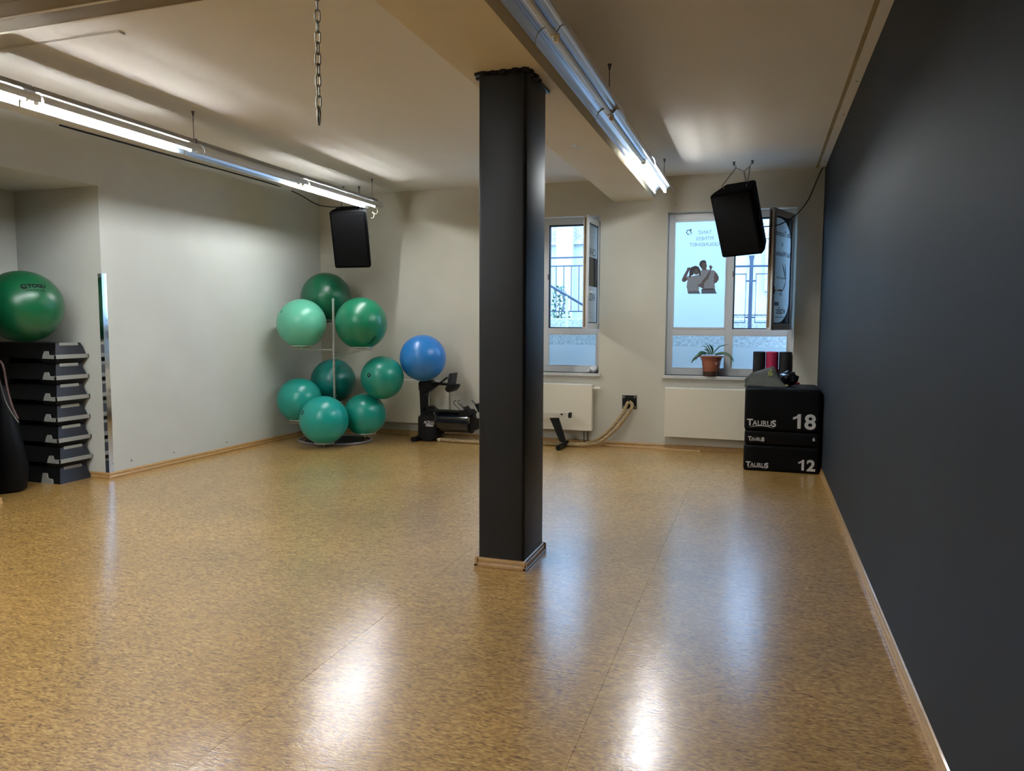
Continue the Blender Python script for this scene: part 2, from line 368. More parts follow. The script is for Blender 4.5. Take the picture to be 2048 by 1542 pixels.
# ceiling beam along the room and the column
struct('ceiling_beam', bx(-2.502, -1.991, YN, 0, ZB, H), M_BEAM, label='long plastered ceiling beam over the column')
cc = (-2.401, -2.085, -5.153, -4.70)
bm = new(); prof = []
for (cx, cy, a0) in ((cc[1]-.022, cc[3]-.022, 0), (cc[0]+.022, cc[3]-.022, PI/2), (cc[0]+.022, cc[2]+.022, PI), (cc[1]-.022, cc[2]+.022, 1.5*PI)):
    for i in range(5): a = a0+i*PI/8; prof.append((cx+.022*math.cos(a), cy+.022*math.sin(a)))
prism(bm, prof, 'z', 0, ZB)
col = struct('column', bm, M_COLUMN, smooth='auto', label='dark painted square column')
bm = new(); box(bm, cc[0]-.02, cc[1]+.02, cc[2]-.02, cc[3]+.02, ZB-.018, ZB)
for i in range(26):
    a = random.random(); s_ = random.choice((0, 1, 2))
    px, py = ((cc[0]+a*(cc[1]-cc[0]), cc[2]-.02), (cc[0]-.02, cc[2]+a*(cc[3]-cc[2])), (cc[1]+.02, cc[2]+a*(cc[3]-cc[2])))[s_]
    r = .006+.012*random.random(); box(bm, px-r, px+r, py-r, py+r, ZB-.01-.02*random.random(), ZB)
obj('paint_edge', bm, M_COLUMN, col)
SK = [(0, 0), (.018, 0), (.021, .006), (.021, .018), (.016, .024), (.012, .030), (.014, .038), (.014, .050), (.008, .058), (0, .062)]
def skirt(bm, p, q, nrm):
    p = Vector((*p, 0)); q = Vector((*q, 0)); n = Vector((*nrm, 0))
    A = [bm.verts.new(p+n*u+Vector((0, 0, v))) for u, v in SK]; B = [bm.verts.new(q+n*u+Vector((0, 0, v))) for u, v in SK]
    k = len(SK)
    bm.faces.new(A); bm.faces.new(B[::-1])
    for i in range(k): bm.faces.new((A[i], B[i], B[(i+1) % k], A[(i+1) % k]))
for p, q, n_, (ex, ey) in (((cc[0], cc[2]), (cc[1], cc[2]), (0, -1), (.021, 0)), ((cc[1], cc[2]), (cc[1], cc[3]), (1, 0), (0, .021)), ((cc[0], cc[3]), (cc[1], cc[3]), (0, 1), (.021, 0)), ((cc[0], cc[2]), (cc[0], cc[3]), (-1, 0), (0, .021))):
    bm = new(); skirt(bm, (p[0]-ex, p[1]-ey), (q[0]+ex, q[1]+ey), n_); obj('skirting', bm, M_WOOD, col)
bm = new(); skirt(bm, (0, YN), (0, 0), (-1, 0)); struct('baseboard_right', bm, M_WOOD)
bm = new(); skirt(bm, (-6.87, 0), (0, 0), (0, -1)); struct('baseboard_back', bm, M_WOOD)
bm = new(); skirt(bm, (lx(YJ), YJ), (lx(0), 0), (1, 0)); skirt(bm, (-8.1, YJ), (lx(YJ)+.02, YJ), (0, -1)); struct('baseboard_left', bm, M_WOOD)
bm = new(); skirt(bm, (lx(YP), YN), (lx(YP), YP), (1, 0)); skirt(bm, (-8.1, YP), (lx(YP)+.02, YP), (0, 1)); struct('baseboard_left', bm, M_WOODL)
# edge strip between slate wall and ceiling
t1 = struct('trim_1', bx(-.075, 0, YN, 0, H-.004, H), M_CEIL, label='pale strip where ceiling meets the slate wall')
bm = new(); y = 0
while y > YN:
    wv = .012+.008*random.random(); box(bm, -.098-wv*.5, -.075, y-.5, y, H-.003, H-.0005); y -= .5
obj('yellowed_edge', bm, M_YEL, t1)
for y in (-.35, -2.35, -3.3): obj('screw_hole', lathe(new(), [(0, -.005), (.009, -.005), (.009, 0), (0, 0)], 10, (-.03, y, H)), M_BLACK, t1)
# stepped soffit near the camera
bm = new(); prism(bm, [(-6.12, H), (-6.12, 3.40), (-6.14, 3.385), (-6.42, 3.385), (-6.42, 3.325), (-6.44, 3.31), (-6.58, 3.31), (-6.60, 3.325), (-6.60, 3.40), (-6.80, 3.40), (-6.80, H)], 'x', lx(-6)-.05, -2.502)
sof = struct('ceiling_beam', bm, mat('soffit_tan', (128, 116, 92), .7, noise=.05, nscale=3), label='stepped soffit crossing the ceiling at top left')  # tan tone, darker than the ceiling
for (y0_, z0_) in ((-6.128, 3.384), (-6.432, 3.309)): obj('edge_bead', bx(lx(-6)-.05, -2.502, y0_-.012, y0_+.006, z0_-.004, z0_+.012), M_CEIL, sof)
# chrome corner protector at the recess edge
zt = 2.09
bm = new(); x0 = lx(YJ)
prism(bm, [(x0-.045, YJ-.003), (x0+.003, YJ-.003), (x0+.003, YJ+.055), (x0+.0005, YJ+.055), (x0+.0005, YJ-.0005), (x0-.045, YJ-.0005)], 'z', .062, zt)
tr2 = struct('trim_2', bm, M_CHROME, label='polished steel corner guard on the recess edge')
for z in (.15, .7, 1.3, 1.62, 2.0): obj('screw', lathe(new(), [(0, .0016), (.004, .0012), (.005, 0)], 10), M_DSTEEL, tr2, loc=(x0+.003, YJ+.04, z), rot=(0, PI/2, 0))
# marks on walls and beam
for i, (px, py, s_) in enumerate(((1148, 291, .016), (1158, 296, .014))):
    p = atZ(px, py, ZB); obj('screw_hole', lathe(new(), [(0, -.002), (s_, -.002), (s_*.9, 0), (0, 0)], 9, (p.x, p.y, ZB)), M_POTD, col)
wb = bpy.data.objects['wall_back']
for px, py in ((1352, 410), (1189, 419)):
    p = atY(px, py, 0); obj('nail', tb([(p.x, .01, p.z), (p.x, -.02, p.z)], .005, 6), M_DSTEEL, wb)
wl = bpy.data.objects['wall_left']
for px, py, r in ((265, 921, .014), (348, 905, .012), (450, 884, .012)):
    p = atX(px, py, lx(-3)+.001); bm = new()
    bmesh.ops.create_circle(bm, cap_ends=True, radius=r, segments=9, matrix=Matrix.Translation((lx(p.y)+.0008, p.y, p.z)) @ Matrix.Rotation(PI/2, 4, 'Y'))
    obj('scuff_mark', bm, mat('scuff', (140, 145, 150), .8, noise=.1), wl)

# ------------------------------------------------------------------ exterior seen through the windows
bm = new(); box(bm, -9, 4, WT, 9, -.3, 0.02)
struct('courtyard_ground', bm, M_CONC, label='light well floor outside')
struct('retaining_wall', bx(-9, 4, 1.25, 2.0, 0, 1.47, bev=.01), M_CONC, label='pebbled concrete light well wall')
struct('courtyard_ground', bx(-9, 4, 2.0, 6.0, 1.2, 1.44), M_CONC, label='raised paved yard outside')
struct('retaining_wall', bx(-9, 4, 3.0, 3.35, 1.4, 1.70, bev=.02), M_CONC, label='low kerb wall under the railings')
hs = thing('house', 'pale rendered house wall with brick upper storey beyond the railing', 'building', (0, 7.0, 1.4))
obj('wall', bx(-9, 4, 0, .3, 0, 2.02), M_RENDER, hs)
obj('ledge', bx(-9, 4, -.12, 0, 1.99, 2.08), M_CONC, hs)
obj('upper_wall', bx(-9, 4, .02, .3, 2.08, 4.2), M_BRICK, hs)
for x in (-1.6, -.95, .1): obj('pilaster', bx(x, x+.09, -.05, 0, 0, 1.98), M_RENDER, hs)
obj('brick_pier', bx(-.62, -.30, -.11, 0, .9, 1.98), M_BRICK, hs)
obj('plinth', bx(-2.3, 4, -.25, 0, 0, .42), M_BRICK, hs)
obj('plinth_cap', bx(-2.3, 4, -.3, 0, .42, .50), M_RENDER, hs)
obj('corner_pier', bx(-5.1, -4.72, -.2, 0, 0, 4.4), M_RENDER, hs)
obj('window', bx(-3.75, -3.5, -.02, .02, 2.2, 2.85), M_PVC, hs)
def yz(py, px, y): return atY(px, py, y).z
def fence(y0, x0, x1, posts, label, ztop, zrail, zbot, bars, open_at=None):
    t = thing('railing', label, 'railing', (0, 0, 0))
    obj('handrail', bx(x0, x1, y0-.02, y0+.02, ztop-.025, ztop), M_IRON, t)
    obj('lower_rail', bx(x0, x1, y0-.012, y0+.012, zrail-.02, zrail), M_IRON, t)
    obj('lower_rail', bx(x0, x1, y0-.012, y0+.012, zbot, zbot+.02), M_IRON, t)
    for x in bars: obj('baluster', tb([(x, y0, zbot), (x, y0, zrail-.01)], .0085, 6), M_IRON, t)
    for x in posts: obj('post', bx(x-.02, x+.02, y0-.02, y0+.02, 1.70, ztop-.025), M_IRON, t)
    return t
ya = 3.15
z1, z2, z3 = yz(514, 1130, ya), yz(531, 1130, ya), yz(624, 1130, ya)
b0 = atY(1112.5, 560, ya).x; db = atY(1127.5, 560, ya).x-b0
fence(ya, -5.6, -2.55, (-5.2, -2.6), 'grey iron railing with thin balusters outside the window behind the column', z1, z2, z3, [b0+db*i for i in range(-8, 10) if b0+db*i < -2.6])
# gate style railing outside the right window
t = thing('railing', 'iron railing panels with flared centre post outside the plant window', 'railing')
yg = 2.6
zt1, zt2, zb2 = yz(530.5, 1500, yg), yz(548, 1495, yg), yz(645, 1490, yg)
xp_ = atY(1502, 560, yg).x
obj('handrail', bx(-2.1, .6, yg-.015, yg+.015, zt1-.03, zt1), M_IRON, t)
bm = new(); box(bm, xp_-.028, xp_+.028, yg-.028, yg+.028, 1.44, zt1+.06); prism(bm, [(xp_-.028, zt1+.06), (xp_+.028, zt1+.06), (xp_+.045, zt1+.15), (xp_-.045, zt1+.15)], 'y', yg-.03, yg+.03)
obj('centre_post', bm, M_IRON, t)
for sgn, x_in in ((-1, xp_-.075), (1, xp_+.075)):
    f = obj('panel_frame', tb([(x_in+sgn*.95, yg, zt2), (x_in, yg, zt2), (x_in, yg, zb2), (x_in+sgn*.95, yg, zb2)], .011, 6), M_IRON, t)
    for q in range(4): xx = x_in+sgn*(.25+.25*q); obj('bar', tb([(xx, yg, zb2), (xx, yg, zt2)], .0095, 6), M_IRON, t)
    for z in (yz(562, 1500, yg), yz(635, 1500, yg)): obj('hinge', bx(min(x_in, xp_), max(x_in, xp_), yg-.012, yg+.012, z-.012, z+.012), M_IRON, t)
# slanting stair handrail, nearer
t = thing('stair_handrail', 'slanting light grey stair handrail on a round post outside', 'handrail')
p0, p1, p2, p3 = atY(1085, 562, 2.3), atY(1163, 608, 2.3), atY(1134, 592, 2.3), atY(1132, 660, 2.3)
obj('rail', tb([p0+(p0-p1)*.8, p1+(p1-p0)*1.2], .022, 10), M_IRON, t); obj('post', tb([(p2.x, 2.3, p2.z), (p2.x, 2.3, 1.44)], .024, 10), mat('light_grey_paint', (170, 178, 186), .5, noise=.05), t)
t = thing('shrub', 'small leafy shrub growing behind the iron railing', 'shrub', (atY(1118, 620, 3.6).x, 3.6, 1.44))
bm = new()
for i in range(150):
    a = random.random()*2*PI; r = .22*math.sqrt(random.random()); z = .1+.75*random.random(); r *= 1.1-z*.7
    c = Vector((r*math.cos(a), r*math.sin(a), z)); u = Vector((random.uniform(-1, 1), random.uniform(-1, 1), random.uniform(-1, 1))).normalized(); v = u.orthogonal().normalized()
    bm.faces.new([bm.verts.new(c+u*.045), bm.verts.new(c+v*.02), bm.verts.new(c-u*.045), bm.verts.new(c-v*.02)])
tag(obj('foliage', bm, M_LEAF, t), kind='stuff')
for i in range(4): obj('stem', tb([(0, 0, 0), (.05*math.cos(i*1.7), .05*math.sin(i*1.7), .4), (.12*math.cos(i*1.7), .12*math.sin(i*1.7), .75)], .006, 5), M_POTD, t)

# ------------------------------------------------------------------ windows
YF0, YF1 = .145, .215   # frame front and back
def window(name, x0, x1, label, lower_film_top):
    w_ = bpy.data.objects.new(name, None); COL.objects.link(w_); w_.location = ((x0+x1)/2, .18, ZW0); w_['kind'] = 'structure'; w_['label'] = label
    ox, oz = -(x0+x1)/2, -ZW0
    def P(nm, bm, m, parent=None, smooth=False, **k):
        bmesh.ops.translate(bm, vec=(ox, -.18, oz), verts=bm.verts); return obj(nm, bm, m, parent or w_, smooth, **k)
    W = {}
    bm = new(); fw = .062
    box(bm, x0, x0+fw, YF0, YF1, ZW0, ZW1, .004); box(bm, x1-fw, x1, YF0, YF1, ZW0, ZW1, .004)
    box(bm, x0+fw, x1-fw, YF0, YF1, ZW0, 1.045-.008, .004); box(bm, x0+fw, x1-fw, YF0, YF1, 2.925, ZW1, .004)
    P('window_frame', bm, M_PVC)
    xm = x0+.77
    P('mullion', bx(xm-.04, xm+.04, YF0, YF1, 1.037, 2.925, .004), M_PVC)
    for a, b in ((x0+fw, xm-.04), (xm+.04, x1-fw)):
        P('transom', bx(a, b, YF0+.002, YF1, 1.468, 1.545, .004), M_PVC)
        P('pane', bx(a, b, .178, .184, 1.037, 1.468), M_GLASS)
        P('film', sheet(a+.004, b-.004, .1770, 1.041, lower_film_top), M_FILM)
        bm = new()
        for u0, u1, v0, v1 in ((a, b, 1.037, 1.049), (a, b, 1.458, 1.468), (a, a+.012, 1.049, 1.458), (b-.012, b, 1.049, 1.458)): box(bm, u0, u1, YF0-.003, .176, v0, v1)
        P('glazing_bead', bm, M_PVC)
    a, b = x0+fw, xm-.04
    P('pane', bx(a, b, .178, .184, 1.545, 2.925), M_GLASS)
    bm = new()
    for u0, u1, v0, v1 in ((a, b, 1.545, 1.567), (a, b, 2.90, 2.925), (a, a+.02, 1.567, 2.90), (b-.02, b, 1.567, 2.90)): box(bm, u0, u1, YF0-.004, .176, v0, v1)
    P('glazing_bead', bm, M_PVC)
    # open casement hole lined by a dark gasket
    a, b = xm+.04, x1-fw
    bm = new()
    for u0, u1, v0, v1 in ((a, b, 1.545, 1.560), (a, b, 2.905, 2.925), (a, a+.018, 1.560, 2.905), (b-.014, b, 1.560, 2.905)): box(bm, u0, u1, YF0+.012, YF1-.01, v0, v1)
    P('gasket', bm, M_GASKET)
    P('window_sill', bx(x0-.03, x1+.03, -.045, YF0, ZW0-.04, ZW0, .005), M_SILL)
    P('lock_striker', bx(a-.012, a+.004, YF0-.008, YF0, 2.20, 2.27), M_DSTEEL)
    W['P'] = P; W['w'] = w_; W['xm'] = xm; return W
w2 = window('window_2', *W2, 'white window over the right radiator, sash open', 1.322)
w1 = window('window_1', *W1, 'white window half hidden by the column, sash open', 1.322)
def text_at(win, body, size, m, cx, z, y=.172, **k):
    return text_obj('lettering', body, size, m, win['w'], (cx-(win['w'].location.x), y-.18, z-ZW0), (PI/2, 0, 0), mirror=True, align='CENTER', **k)
# film with printed poster on the fixed pane of window 2 (writing is seen from behind)
a, b = W2[0]+.062, w2['xm']-.04
w2['P']('film', sheet(a+.004, b-.004, .1770, 1.55, 2.92), M_FILM)
def pt(u, v): p = atY(1340+u/7.008, 440+v/7.008, .175); return p.x, p.z
for body, u, v in (('TANZ', 490, 195), ('FITNESS', 487, 282), ('GESUNDHEIT', 484, 366)):
    x, z = pt(u, v); text_at(w2, body, .062, M_GREYPR, x, z)
def printpoly(name, pts, m, y=.1758, win=w2, parent=None):
    bm = new(); P2 = [pt(u, v) for u, v in pts]
    A = [bm.verts.new((x, y, z)) for x, z in P2]; B = [bm.verts.new((x, y+.0008, z)) for x, z in P2]; n = len(A)
    bm.faces.new(A); bm.faces.new(B[::-1])
    for i in range(n): bm.faces.new((A[i], B[i], B[(i+1) % n], A[(i+1) % n]))
    return win['P'](name, bm, m)
man_arm = [(590, 700), (625, 712), (660, 755), (684, 800), (682, 838), (655, 875), (620, 893), (575, 895), (590, 862), (618, 840), (610, 790)]
printpoly('printed_arm', man_arm, M_SKIN, .1757)
printpoly('printed_shirt', [(425, 712), (470, 690), (520, 694), (560, 702), (600, 702), (630, 728), (618, 790), (612, 850), (628, 920), (630, 975), (470, 978), (430, 940), (418, 800)], M_SHIRT, .1754)
printpoly('printed_trousers', [(440, 968), (628, 965), (640, 1000), (657, 1032), (440, 1034)], M_DENIM, .1752)
printpoly('printed_belt', [(455, 962), (612, 958), (614, 975), (456, 980)], M_HAIR, .1750)
printpoly('printed_head', [(428, 596), (470, 572), (504, 592), (518, 640), (508, 680), (515, 700), (475, 702), (450, 698), (438, 672), (424, 650)], M_SKIN, .1753)
printpoly('printed_hair', [(414, 600), (430, 574), (462, 561), (497, 568), (512, 600), (480, 594), (450, 606), (442, 640), (446, 672), (428, 664), (410, 630)], M_HAIR, .1751)
printpoly('printed_arm', [(163, 842), (196, 770), (240, 690), (238, 672), (268, 664), (293, 670), (284, 690), (268, 712), (232, 790), (250, 830), (215, 866), (180, 868)], M_SKIN, .1750)
printpoly('printed_shirt', [(240, 780), (290, 792), (360, 776), (425, 770), (462, 830), (458, 880), (402, 905), (408, 960), (400, 1000), (246, 1000), (232, 930), (244, 850)], M_SHIRT, .1749)
printpoly('printed_trousers', [(246, 1000), (404, 992), (426, 1034), (254, 1034)], M_DENIM, .1747)
printpoly('printed_arm', [(452, 850), (500, 800), (545, 720), (560, 690), (548, 640), (572, 634), (596, 655), (586, 682), (572, 700), (560, 760), (530, 830), (480, 882), (476, 920), (482, 955), (440, 950), (385, 925), (395, 905), (440, 885)], M_SKIN, .1746)
printpoly('printed_head', [(330, 680), (380, 664), (412, 690), (410, 745), (378, 768), (340, 760), (325, 720)], M_SKIN, .1748)
printpoly('printed_hair', [(275, 700), (300, 660), (355, 641), (400, 655), (424, 700), (432, 782), (405, 778), (404, 725), (385, 690), (350, 690), (335, 720), (330, 765), (300, 780), (282, 812), (268, 790)], M_HAIR, .1745)
# small round dance logo
bm = new()
for i in range(13):
    a0 = .5+i*.36; x, z = pt(262+28*math.cos(a0), 172-30*math.sin(a0)); w0 = .003+.003*abs(math.sin(i))
    box(bm, x-w0, x+w0, .1735, .1745, z-w0, z+w0)
x, z = pt(292, 150); box(bm, x-.016, x+.012, .1735, .1745, z+.012, z+.02); box(bm, x-.004, x+.006, .1735, .1745, z-.022, z+.014); x, z = pt(298, 178); box(bm, x-.012, x+.012, .1735, .1745, z-.008, z)
w2['P']('printed_logo', bm, M_SATIN)
x, z = pt(295, 214); text_at(w2, 'ATP', .022, M_GREYPR, x, z)

def sash(win, hx, hy, fx, fy, label, film):
    """open casement: local x runs from the hinge (0) to the free edge (L); the inner face looks to local +y"""
    L = math.hypot(fx-hx, fy-hy); ang = math.atan2(fy-hy, fx-hx)
    s = bpy.data.objects.new('sash', None); link(s, win['w']); s.location = (hx-win['w'].location.x, hy-.18, 1.54-ZW0); s.rotation_euler = (0, 0, ang); s['label'] = label
    Hs = 1.395; fw = .075; d = .06
    bm = new()
    box(bm, 0, fw, -d/2, d/2, 0, Hs, .004); box(bm, L-fw, L, -d/2, d/2, 0, Hs, .004); box(bm, fw, L-fw, -d/2, d/2, 0, fw, .004); box(bm, fw, L-fw, -d/2, d/2, Hs-fw, Hs, .004)
    obj('sash_frame', bm, M_PVC, s)
    bm = new(); box(bm, L-.001, L+.004, -.012, .004, .03, Hs-.03)
    obj('lock_strip', bm, M_BRASS, s)
    bm = new(); box(bm, L-.001, L+.007, -.026, -.018, .01, Hs-.01); box(bm, L-.001, L+.014, d/2-.012, d/2+.004, .0, Hs)
    obj('edge_seal', bm, M_PVC, s)
    obj('pane', bx(fw, L-fw, -.004, .004, fw, Hs-fw), M_GLASS, s)
    bm = new()
    for u0, u1, v0, v1 in ((fw, L-fw, fw, fw+.008), (fw, L-fw, Hs-fw-.008, Hs-fw), (fw, fw+.01, fw, Hs-fw), (L-fw-.006, L-fw, fw, Hs-fw)):
        box(bm, u0, u1, .004, .012, v0, v1); box(bm, u0, u1, -.012, -.004, v0, v1)
    obj('gasket', bm, M_GASKET, s)
    side = 1   # the inner face looks into the room
    bm = new(); yy = side*(d/2)
    box(bm, L-.052, L-.028, yy, yy+.012, .42, .50, .003); tube(bm, [(L-.04, yy+.008, .46), (L-.04, yy+.05, .46)], .009, 8); tube(bm, [(L-.035, yy+.048, .46), (L-.16, yy+.052, .458)], .010, 8)
    obj('handle', bm, M_PVC if film == 'bands' else M_DSTEEL, s)
    fy_ = .0048*side
    def T(body, size, u, z, m=M_SATIN, **k):
        # printed to be read from outside, so it shows mirrored from the room
        return text_obj('lettering', body, size, m, s, (u, fy_+side*.0014, z), (PI/2, 0, 0), align='CENTER', **k)
    return s, L, Hs, fw, T, fy_
s2, L, Hs, fw, T, fy_ = sash(w2, -.325, .10, -.583, -.55, 'open white sash with frosted film and mirrored lettering', 'full')
pts = []; hwx = L-2*fw; A0, A1 = fw+.012, Hs-fw-.02
def arc(cx, cz, rx, rz, a0, a1, n=9): return [(cx+rx*math.cos(a0+(a1-a0)*i/(n-1)), cz+rz*math.sin(a0+(a1-a0)*i/(n-1))) for i in range(n)]
rx, rz = hwx*.62, .27
poly = [(L-fw-.006, A0), (L-fw-.006, A1)]+arc(fw+.02+rx, A1-rz, rx, rz, PI/2, PI)+arc(fw+.02+rx, A0+rz, rx, rz, PI, 1.5*PI)
obj('film', sheet(0, 0, fy_, 0, 0, poly), M_FILM, s2)
cxm = L*.52
T('Das Tanzstudio', .088, cxm, 1.10); T('in', .075, cxm, .985); T('Bad Windsheim', .088, cxm, .865)
T('elements studio', .05, cxm+.0, .60, M_GREYPR); T('im', .075, cxm, .405); T('vitalis', .125, cxm-.02, .19); T('Gesundheit in Bewegung', .03, cxm, .145, M_GREYPR)
bm = new()
for i in range(4): box(bm, cxm+.06+.045*i, cxm+.092+.045*i, fy_+.001, fy_+.002, .285, .33)
obj('printed_dots', bm, M_SATIN, s2)
bm = new()
for A_, B_, C_ in (((cxm-.14, .60), (cxm-.08, .70), (cxm-.02, .78)), ((cxm-.15, .60), (cxm-.13, .70), (cxm-.10, .79)), ((cxm-.15, .60), (cxm-.12, .50), (cxm-.02, .45))):
    P_ = []
    for i in range(9):
        tt = i/8; P_.append(((1-tt)**2*A_[0]+2*tt*(1-tt)*B_[0]+tt*tt*C_[0], fy_+.0015, (1-tt)**2*A_[1]+2*tt*(1-tt)*B_[1]+tt*tt*C_[1]))
    tube(bm, P_, [.001+.005*math.sin(PI*i/8) for i in range(9)], 5)
obj('printed_swoosh', bm, M_SATIN, s2)
s1, L, Hs, fw, T, fy_ = sash(w1, -2.722, .10, -2.742, -.58, 'open white sash with banded frosted film', 'bands')
for z0, z1_ in ((fw+.012, .54), (.905, Hs-fw-.012)):
    obj('film', sheet(fw+.012, L-fw-.006, fy_, z0, z1_), M_FILM, s1)
cxm = L*.5
T('HXSC', .13, cxm, .36); T('CSHX', .13, cxm, .93)
T('---- ---- ----', .06, cxm, 1.21, M_GREYPR); T('----------------', .05, cxm, 1.15, M_GREYPR); T('----------------', .05, cxm, .2, M_GREYPR); T('----------------', .05, cxm, .14, M_GREYPR)

# ------------------------------------------------------------------ fluorescent trough lights
REF_PROF = [(-.108, -.038), (-.106, -.012), (-.094, .018), (-.070, .038), (-.046, .046), (-.030, .040), (-.018, .022), (-.008, .012), (0, .010),
            (.008, .012), (.018, .022), (.030, .040), (.046, .046), (.070, .038), (.094, .018), (.106, -.012), (.108, -.038)]
def trough(x, y0, y1, z, lit, label, hooks=(), tilt=0, n_ends=True, rodtop=H, group='ceiling trough lights'):
    t = thing('trough_light', label, 'light', (x, (y0+y1)/2, z), (0, tilt, 0), group)
    h = (y1-y0)/2-.008
    # bat-wing reflector with thickness, open below
    bm = new(); k = len(REF_PROF); th = .0015
    lo = REF_PROF; up = [(u, v+th) for u, v in REF_PROF][::-1]
    prism(bm, lo+up, 'y', -h, h); obj('reflector', bm, M_REFL, t)
    bm = new(); box(bm, -.028, .028, -h, h, .049, .085, .003); obj('batten', bm, mat('batten_enamel', (168, 160, 146), .4, noise=.03), t)
    tz = -.008
    obj('tube', tb([(0, -h+.035, tz), (0, h-.035, tz)], .013, 16), M_TUBE_ON if lit else M_TUBE_OFF, t, smooth='auto')
    for s_ in (-1, 1):
        bm = new(); box(bm, -.014, .014, s_*(h-.032)-.010, s_*(h-.032)+.010, -.026, .06, .003); obj('lamp_holder', bm, M_CREAM, t)
    for hy in hooks:
        ly = hy-(y0+y1)/2; r = obj('suspension_rod', tb([(0, ly, .085), (0, ly, rodtop-z)], .0035, 6), M_DSTEEL, t)
        obj('ceiling_hook', lathe(new(), [(0, -.045), (.006, -.04), (.012, -.008), (.016, 0), (0, 0)], 10, (0, ly, rodtop-z)), M_DSTEEL, r)
        bm = new(); box(bm, -.03, .03, ly-.006, ly+.006, .085, .092); box(bm, -.03, -.022, ly-.006, ly+.006, .06, .092); box(bm, .022, .03, ly-.006, ly+.006, .06, .092)
        obj('hanger_clip', bm, M_DSTEEL, r)
    return t
YS = [-.86, -2.54, -4.16, -5.72, -7.30, -8.88, -10.46, -12.04]
XL_, XR_, ZL = -5.47, -1.75, 3.125
trough(XL_, YS[1], YS[0], ZL, True, 'lit trough light at the far end of the left row', (YS[0]-.1,))
trough(XL_, YS[2], YS[1], ZL, False, 'unlit trough light in the left row, second from the far end')
trough(XL_, YS[3], YS[2], ZL, True, 'long lit trough light in the left row beside the hanging rod', (YS[2],))
trough(XL_, YS[4], YS[3], ZL, True, 'lit trough light at the left picture edge')
trough(XR_, YS[1], YS[0], ZL, True, 'lit trough light at the far end of the row beside the beam', (YS[0]-.15,))
trough(XR_, YS[2], YS[1], ZL-.01, False, 'short unlit trough light skewed between lit end and perforated lights', tilt=.10)
trough(XR_, YS[3], YS[2], ZL+.005, False, 'unlit perforated trough light directly right of the column head', (YS[2]-.07,))
trough(XR_, YS[4], YS[3], ZL+.005, False, 'unlit perforated trough light at the top picture edge')
G2 = 'added fill trough lights behind the viewer'  # unseen fill lamps, added to brighten the room
trough(XL_, YS[5], YS[4], ZL, True, 'added fill trough light continuing the left row behind the viewer', (), group=G2)
trough(XL_, YS[6], YS[5], ZL, True, 'added fill trough light at the rear end of the left row', (), group=G2)
trough(-4.2, -11.6, -10.1, 3.30, True, 'added fill trough light on the ceiling behind the viewer', (), group=G2)  # extra fill troughs outside the rows, added to lift the floor bounce
trough(-3.7, -9.9, -8.4, 3.36, True, 'added fill trough light on the ceiling right above the viewer', (), group=G2)

# loose white wires dangling from the far end of the left row
p = Vector((XL_, YS[0]+.02, ZL))
wv = [atY(744, 412, -.8), atY(752, 416, -.8), atY(755, 423, -.8), atY(751, 428, -.8), atY(744, 424, -.8), atY(748, 430, -.8), atY(746, 436, -.8), atY(742, 436, -.8)]
def smooth_pts(P, n=6, closed=False):
    P = [Vector(q) for q in P]; out = []
    for i in range(len(P)-1):
        a = P[max(0, i-1)]; b = P[i]; c = P[i+1]; d = P[min(len(P)-1, i+2)]
        for j in range(n):
            t = j/n; out.append(.5*((2*b)+(c-a)*t+(2*a-5*b+4*c-d)*t*t+(3*b-a-3*c+d)*t**3))
    out.append(P[-1]); return out
tag(obj('loose_wire', tb(smooth_pts(wv, 5), .004, 6), M_CREAM, smooth=True), 'loose white wires dangling from the far end of the left light row', 'wire')

# surface rail on the ceiling, top left
p = atZ(233, 62, H); t = thing('ceiling_rail', 'thin white surface rail on the ceiling at top left', 'rail', (p.x, p.y, H))
obj('channel', bx(lx(-5.8)-p.x, -.03, -.009, .009, -.013, 0, .002), M_CEIL, t); obj('end_bracket', bx(-.03, .03, -.012, .04, -.016, 0, .002), M_CEIL, t)

# ------------------------------------------------------------------ chains
def link_bm(Lh, Wh, r, seg=6):
    P = []
    for i in range(6): a = i*PI/5; P.append((Wh*math.cos(a), 0, (Lh-Wh)+Wh*math.sin(a)))
    for i in range(6): a = PI+i*PI/5; P.append((Wh*math.cos(a), 0, -(Lh-Wh)+Wh*math.sin(a)))
    return tube(new(), P, r, seg, closed=True)
bb = atD(638, 250, 2.6); bb2 = atD(633, 0, 2.6); cxx, cyy = bb.x, bb.y
t = thing('hanging_chain', 'long-link steel chain with a snap hook hanging from the ceiling beam', 'chain', (cxx, cyy, ZB))
zb = bb.z; hookl = .062
l0 = obj('chain_link', link_bm(.0215, .0085, .0027, 8), M_STEEL, t, smooth=True); pitch = .036; z = zb+hookl+.012; i = 0
tw = 0
while z < ZB-.01:
    o = l0 if i == 0 else l0.copy()
    if i: link(o, t)
    tw = random.uniform(-.25, .25)+(.35 if 8 < i < 12 else 0)
    o.location = (random.uniform(-.0008, .0008), 0, z-ZB+.004); o.rotation_euler = (0, random.uniform(-.03, .03), (PI/2*(i % 2))+tw+.25); z += pitch; i += 1
obj('ceiling_plate', lathe(new(), [(0, -.03), (.008, -.03), (.008, -.008), (.03, -.006), (.03, 0), (0, 0)], 14), M_STEEL, t)
P = []
for j in range(14): a = j*2*PI/14; P.append((0, (.012+.004*math.sin(a))*math.cos(a), .031*math.sin(a)))
obj('snap_hook', tube(new(), P, .0042, 8, closed=True), M_STEEL, t, smooth=True, loc=(0, 0, zb+.031-ZB), rot=(0, 0, .3))

